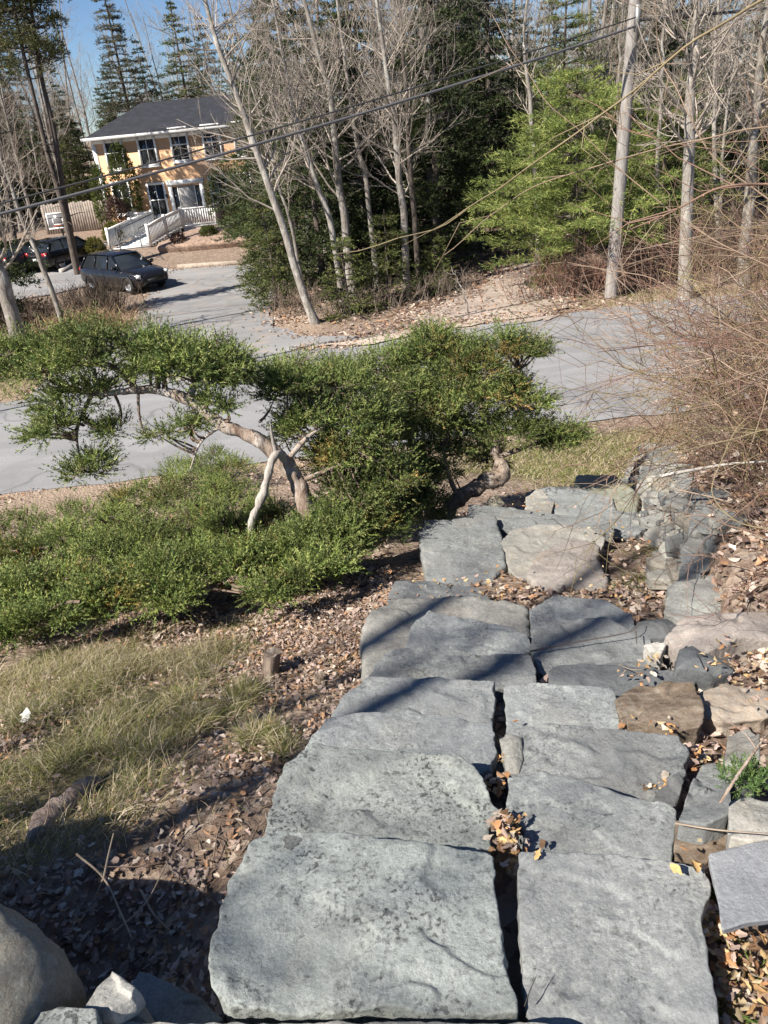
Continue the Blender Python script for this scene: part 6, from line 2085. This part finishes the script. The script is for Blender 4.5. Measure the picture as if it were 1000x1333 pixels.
def car(loc, rz, paint, label, suv=False, L=4.1, W=1.74, H=1.48):
    root = thing('car', loc, label, 'car', 'cars parked by the house')
    root.rotation_euler = (0, 0, rz)
    s = L / 2
    zb_ = 0.22
    # stations along the length (x forward), belt height and half width
    st_ = [(-1.0, 0.45, 0.72, 0.70), (-0.985, 0.36, 0.86, 0.78), (-0.92, 0.27, 0.95, 0.84), (-0.72, 0.22, 0.98, 0.865), (-0.35, 0.2, 0.965, 0.87), (0.05, 0.2, 0.945, 0.87), (0.4, 0.2, 0.92, 0.865), (0.62, 0.21, 0.88, 0.85), (0.85, 0.24, 0.80, 0.80), (0.95, 0.3, 0.72, 0.73), (1.0, 0.4, 0.6, 0.62)]
    k_ = H / 1.48
    rings_ = []
    for (fx, zl, zt, hw) in st_:
        x_ = fx * s
        hw = hw * W / 1.74
        zt = zt * (k_ if suv else 1)
        pr = [(hw * 0.82, zl), (hw * 0.97, zl + 0.1), (hw, zl + (zt - zl) * 0.45), (hw * 0.985, zt - 0.08), (hw * 0.92, zt - 0.015), (hw * 0.6, zt + 0.02), (0, zt + 0.035)]
        ring = [(x_, y_, z_) for y_, z_ in pr] + [(x_, -y_, z_) for y_, z_ in pr[-2::-1]]
        rings_.append(ring)
    m_ = len(rings_[0])
    V = np.array(rings_).reshape(-1, 3)
    f = []
    for i_ in range(len(rings_) - 1):
        for j_ in range(m_):
            a = i_ * m_ + j_
            b2 = i_ * m_ + (j_ + 1) % m_
            f.append((a, a + m_, b2 + m_, b2))
    mb = MB().add(V, f)
    n_ = len(rings_)
    mb.add(V[:m_], [list(range(m_))])
    mb.add(V[-m_:], [list(range(m_))[::-1]])
    # roof shell with pillars
    zr = H
    belt = lambda fx: np.interp(fx, [q_[0] for q_ in st_], [q_[2] * (k_ if suv else 1) for q_ in st_])
    rearb, reart, frt, frb = (-0.93, -0.74, 0.12, 0.45) if not suv else (-0.95, -0.86, 0.1, 0.42)
    wb_, wt_ = 0.80 * W / 1.74, 0.60 * W / 1.74
    rp = []
    for (fx, zz, hw) in [(reart - 0.03, zr - 0.09, wt_ * 0.96), (reart + 0.06, zr - 0.03, wt_), (-0.3, zr, wt_ * 1.02), (frt - 0.06, zr - 0.03, wt_), (frt + 0.02, zr - 0.08, wt_ * 0.97)]:
        rp.append([(fx * s, hw + 0.02, zz - 0.03), (fx * s, hw * 0.85, zz), (fx * s, 0, zz + 0.015), (fx * s, -hw * 0.85, zz), (fx * s, -hw - 0.02, zz - 0.03)])
    RV = np.array(rp).reshape(-1, 3)
    mb.add(RV, [[i_ * 5 + j_, i_ * 5 + j_ + 1, (i_ + 1) * 5 + j_ + 1, (i_ + 1) * 5 + j_] for i_ in range(4) for j_ in range(4)])
    for s_ in (-1, 1):
        for (fb2, ft2, w2) in [(rearb + 0.03, reart, 0.09), (-0.42, -0.4, 0.06), (0.02, -0.0, 0.05), (frb, frt, 0.06)]:
            mb.beam((fb2 * s, s_ * wb_, belt(fb2) - 0.03), (ft2 * s, s_ * wt_, zr - 0.07), w2, 0.05)
    body = mb.build('body', paint, root, smooth=False)
    # glass
    gm = MB()
    q = lambda fx, y_, z_: (fx * s, y_, z_)
    i2 = 0.02
    GV = [q(rearb, wb_ - i2, belt(rearb)), q(frb, wb_ - i2, belt(frb)), q(frt, wt_ - i2, zr - 0.08), q(reart, wt_ - i2, zr - 0.08)]
    GV += [(a, -b2, c2) for a, b2, c2 in GV]
    gm.add(GV, [[0, 1, 2, 3], [7, 6, 5, 4], [1, 5, 6, 2], [4, 0, 3, 7]])
    gm.build('windows', M_GLASS, root)
    for fx in (-0.62, 0.63):
        for s_ in (-1, 1):
            c_ = (fx * s, s_ * (W / 2 - 0.12), 0.315)
            wm = MB()
            wm.lathe([(0.2, -0.1), (0.29, -0.1), (0.315, -0.06), (0.315, 0.06), (0.29, 0.1), (0.2, 0.1)], c_, 22, axis=1)
            wh = wm.build('wheel', M_TYRE, root, smooth=False)
            rm_ = MB()
            rm_.lathe([(0.0, s_ * 0.085), (0.05, s_ * 0.085), (0.06, s_ * 0.07), (0.19, s_ * 0.08), (0.2, s_ * 0.1)], c_, 22, axis=1)
            rm_.build('rim', M_RIM, wh)
            am = MB()
            an = np.linspace(-0.15, pi + 0.15, 16)
            am.tube(np.stack([c_[0] + 0.36 * np.cos(an), np.full(16, s_ * (W / 2 - 0.01)), c_[2] + 0.36 * np.sin(an)], -1), 0.035, 6)
            am.build('wheel_arch', M_TRIMB, root)
    for s_ in (-1, 1):
        hm = MB()
        hm.beam((0.955 * s, s_ * 0.62, 0.66), (0.9 * s, s_ * 0.77, 0.7), 0.16, 0.14)
        hm.build('headlight', M_LAMP, root)
        tm = MB()
        tz_ = 0.85 * (k_ if suv else 1)
        tm.beam((-0.985 * s, s_ * 0.52, tz_), (-0.95 * s, s_ * 0.79, tz_ + 0.02), 0.1, 0.15)
        tm.build('tail_light', M_TAIL, root)
        mm = MB()
        mm.beam((0.36 * s, s_ * (W / 2 - 0.05), belt(0.36) + 0.07), (0.34 * s, s_ * (W / 2 + 0.16), belt(0.36) + 0.1), 0.1, 0.12)
        mm.build('side_mirror', paint, root)
    g2 = MB()
    g2.box((0.965 * s, -0.4, 0.42), (1.005 * s, 0.4, 0.54))
    g2.build('grille', M_TRIMB, root)
    pl_ = MB()
    pl_.box((-1.0 * s - 0.015, -0.2, 0.55), (-0.99 * s, 0.2, 0.68))
    pl_.build('licence_plate', M_PLATE, root)
    bm_ = MB()
    bm_.box((-0.99 * s - 0.01, -0.7, 0.36), (-0.9 * s, 0.7, 0.48))
    bm_.build('rear_bumper', M_TRIMB, root)
    return root


def paintm(name, col, rough=0.22):
    m, nt, b = mat(name)
    nt.links.new(ramp(nt, noise(nt, coord(nt, 'obj'), 3, 3), [(0.3, tuple(c_ * 0.85 for c_ in col)), (0.7, col)]), b.inputs['Base Color'])
    b.inputs['Roughness'].default_value = rough
    b.inputs['Coat Weight'].default_value = 0.3
    b.inputs['Coat Roughness'].default_value = 0.05
    b.inputs['Metallic'].default_value = 0.25
    return m


cc = on_ground(162, 380)
car((cc[0], cc[1] + 0.6, cc[2] + 0.05), RAD(-40), paintm('black paint', (0.014, 0.014, 0.017)), 'black hatchback parked nose-right in front of the white stairs', L=4.25, W=1.78, H=1.52)
cc = on_ground(22, 362)
car((cc[0], cc[1] + 1.9, cc[2] + 0.05), RAD(66), paintm('grey paint', (0.05, 0.053, 0.062)), 'dark grey car seen from behind at the left frame edge', suv=True, L=4.3, W=1.8, H=1.58)
cc = on_ground(82, 352)
car((cc[0], cc[1] + 1.4, cc[2] + 0.05), RAD(60), paintm('jet paint', (0.012, 0.012, 0.014)), 'black car parked right of the grey one, near the kerb', L=4.2)

# ------------------------------------------------------------------ light
EL, AZ = RAD(44), (-0.80, -0.60)
sun = bpy.data.lights.new('sun', 'SUN')
sun.energy = 5.0
sun.angle = RAD(0.5)
sun.color = (1.0, 0.93, 0.84)
so = bpy.data.objects.new('sun', sun)
COL.objects.link(so)
from mathutils import Vector
dv = Vector((-AZ[0] * cos(EL), -AZ[1] * cos(EL), -sin(EL)))
so.rotation_euler = dv.to_track_quat('-Z', 'Y').to_euler()
so.location = (-20, -15, 25)
w = bpy.data.worlds.new('World')
SC.world = w
w.use_nodes = True
nt = w.node_tree
sky = nt.nodes.new('ShaderNodeTexSky')
sky.sky_type = 'NISHITA'
sky.sun_disc = False
sky.sun_elevation = EL
sky.sun_rotation = math.atan2(AZ[0], AZ[1])
sky.altitude = 1500
sky.air_density = 1.0
sky.dust_density = 0.2
sky.ozone_density = 3.0
bg = nt.nodes['Background']
bg.inputs['Strength'].default_value = 0.05
nt.links.new(mixc(nt, 1.0, sky.outputs[0], (0.88, 0.97, 1.1), 'MULTIPLY'), bg.inputs[0])

cam = bpy.data.cameras.new('camera')
cam.sensor_fit = 'HORIZONTAL'
cam.sensor_width = 36
cam.lens = 36 * F / 1000
cam.clip_end = 2000
cam.clip_start = 0.02
co_ = bpy.data.objects.new('camera', cam)
COL.objects.link(co_)
from mathutils import Matrix
Mx = Matrix(((_rt[0], _up[0], -_fw[0], 0), (_rt[1], _up[1], -_fw[1], 0), (_rt[2], _up[2], -_fw[2], EYE), (0, 0, 0, 1)))
co_.matrix_world = Mx
SC.camera = co_
SC.view_settings.view_transform = 'Standard'
SC.view_settings.look = 'None'
SC.view_settings.exposure = 1.08
SC.view_settings.gamma = 1.0
SC.cycles.max_bounces = 6
SC.cycles.use_denoising = True
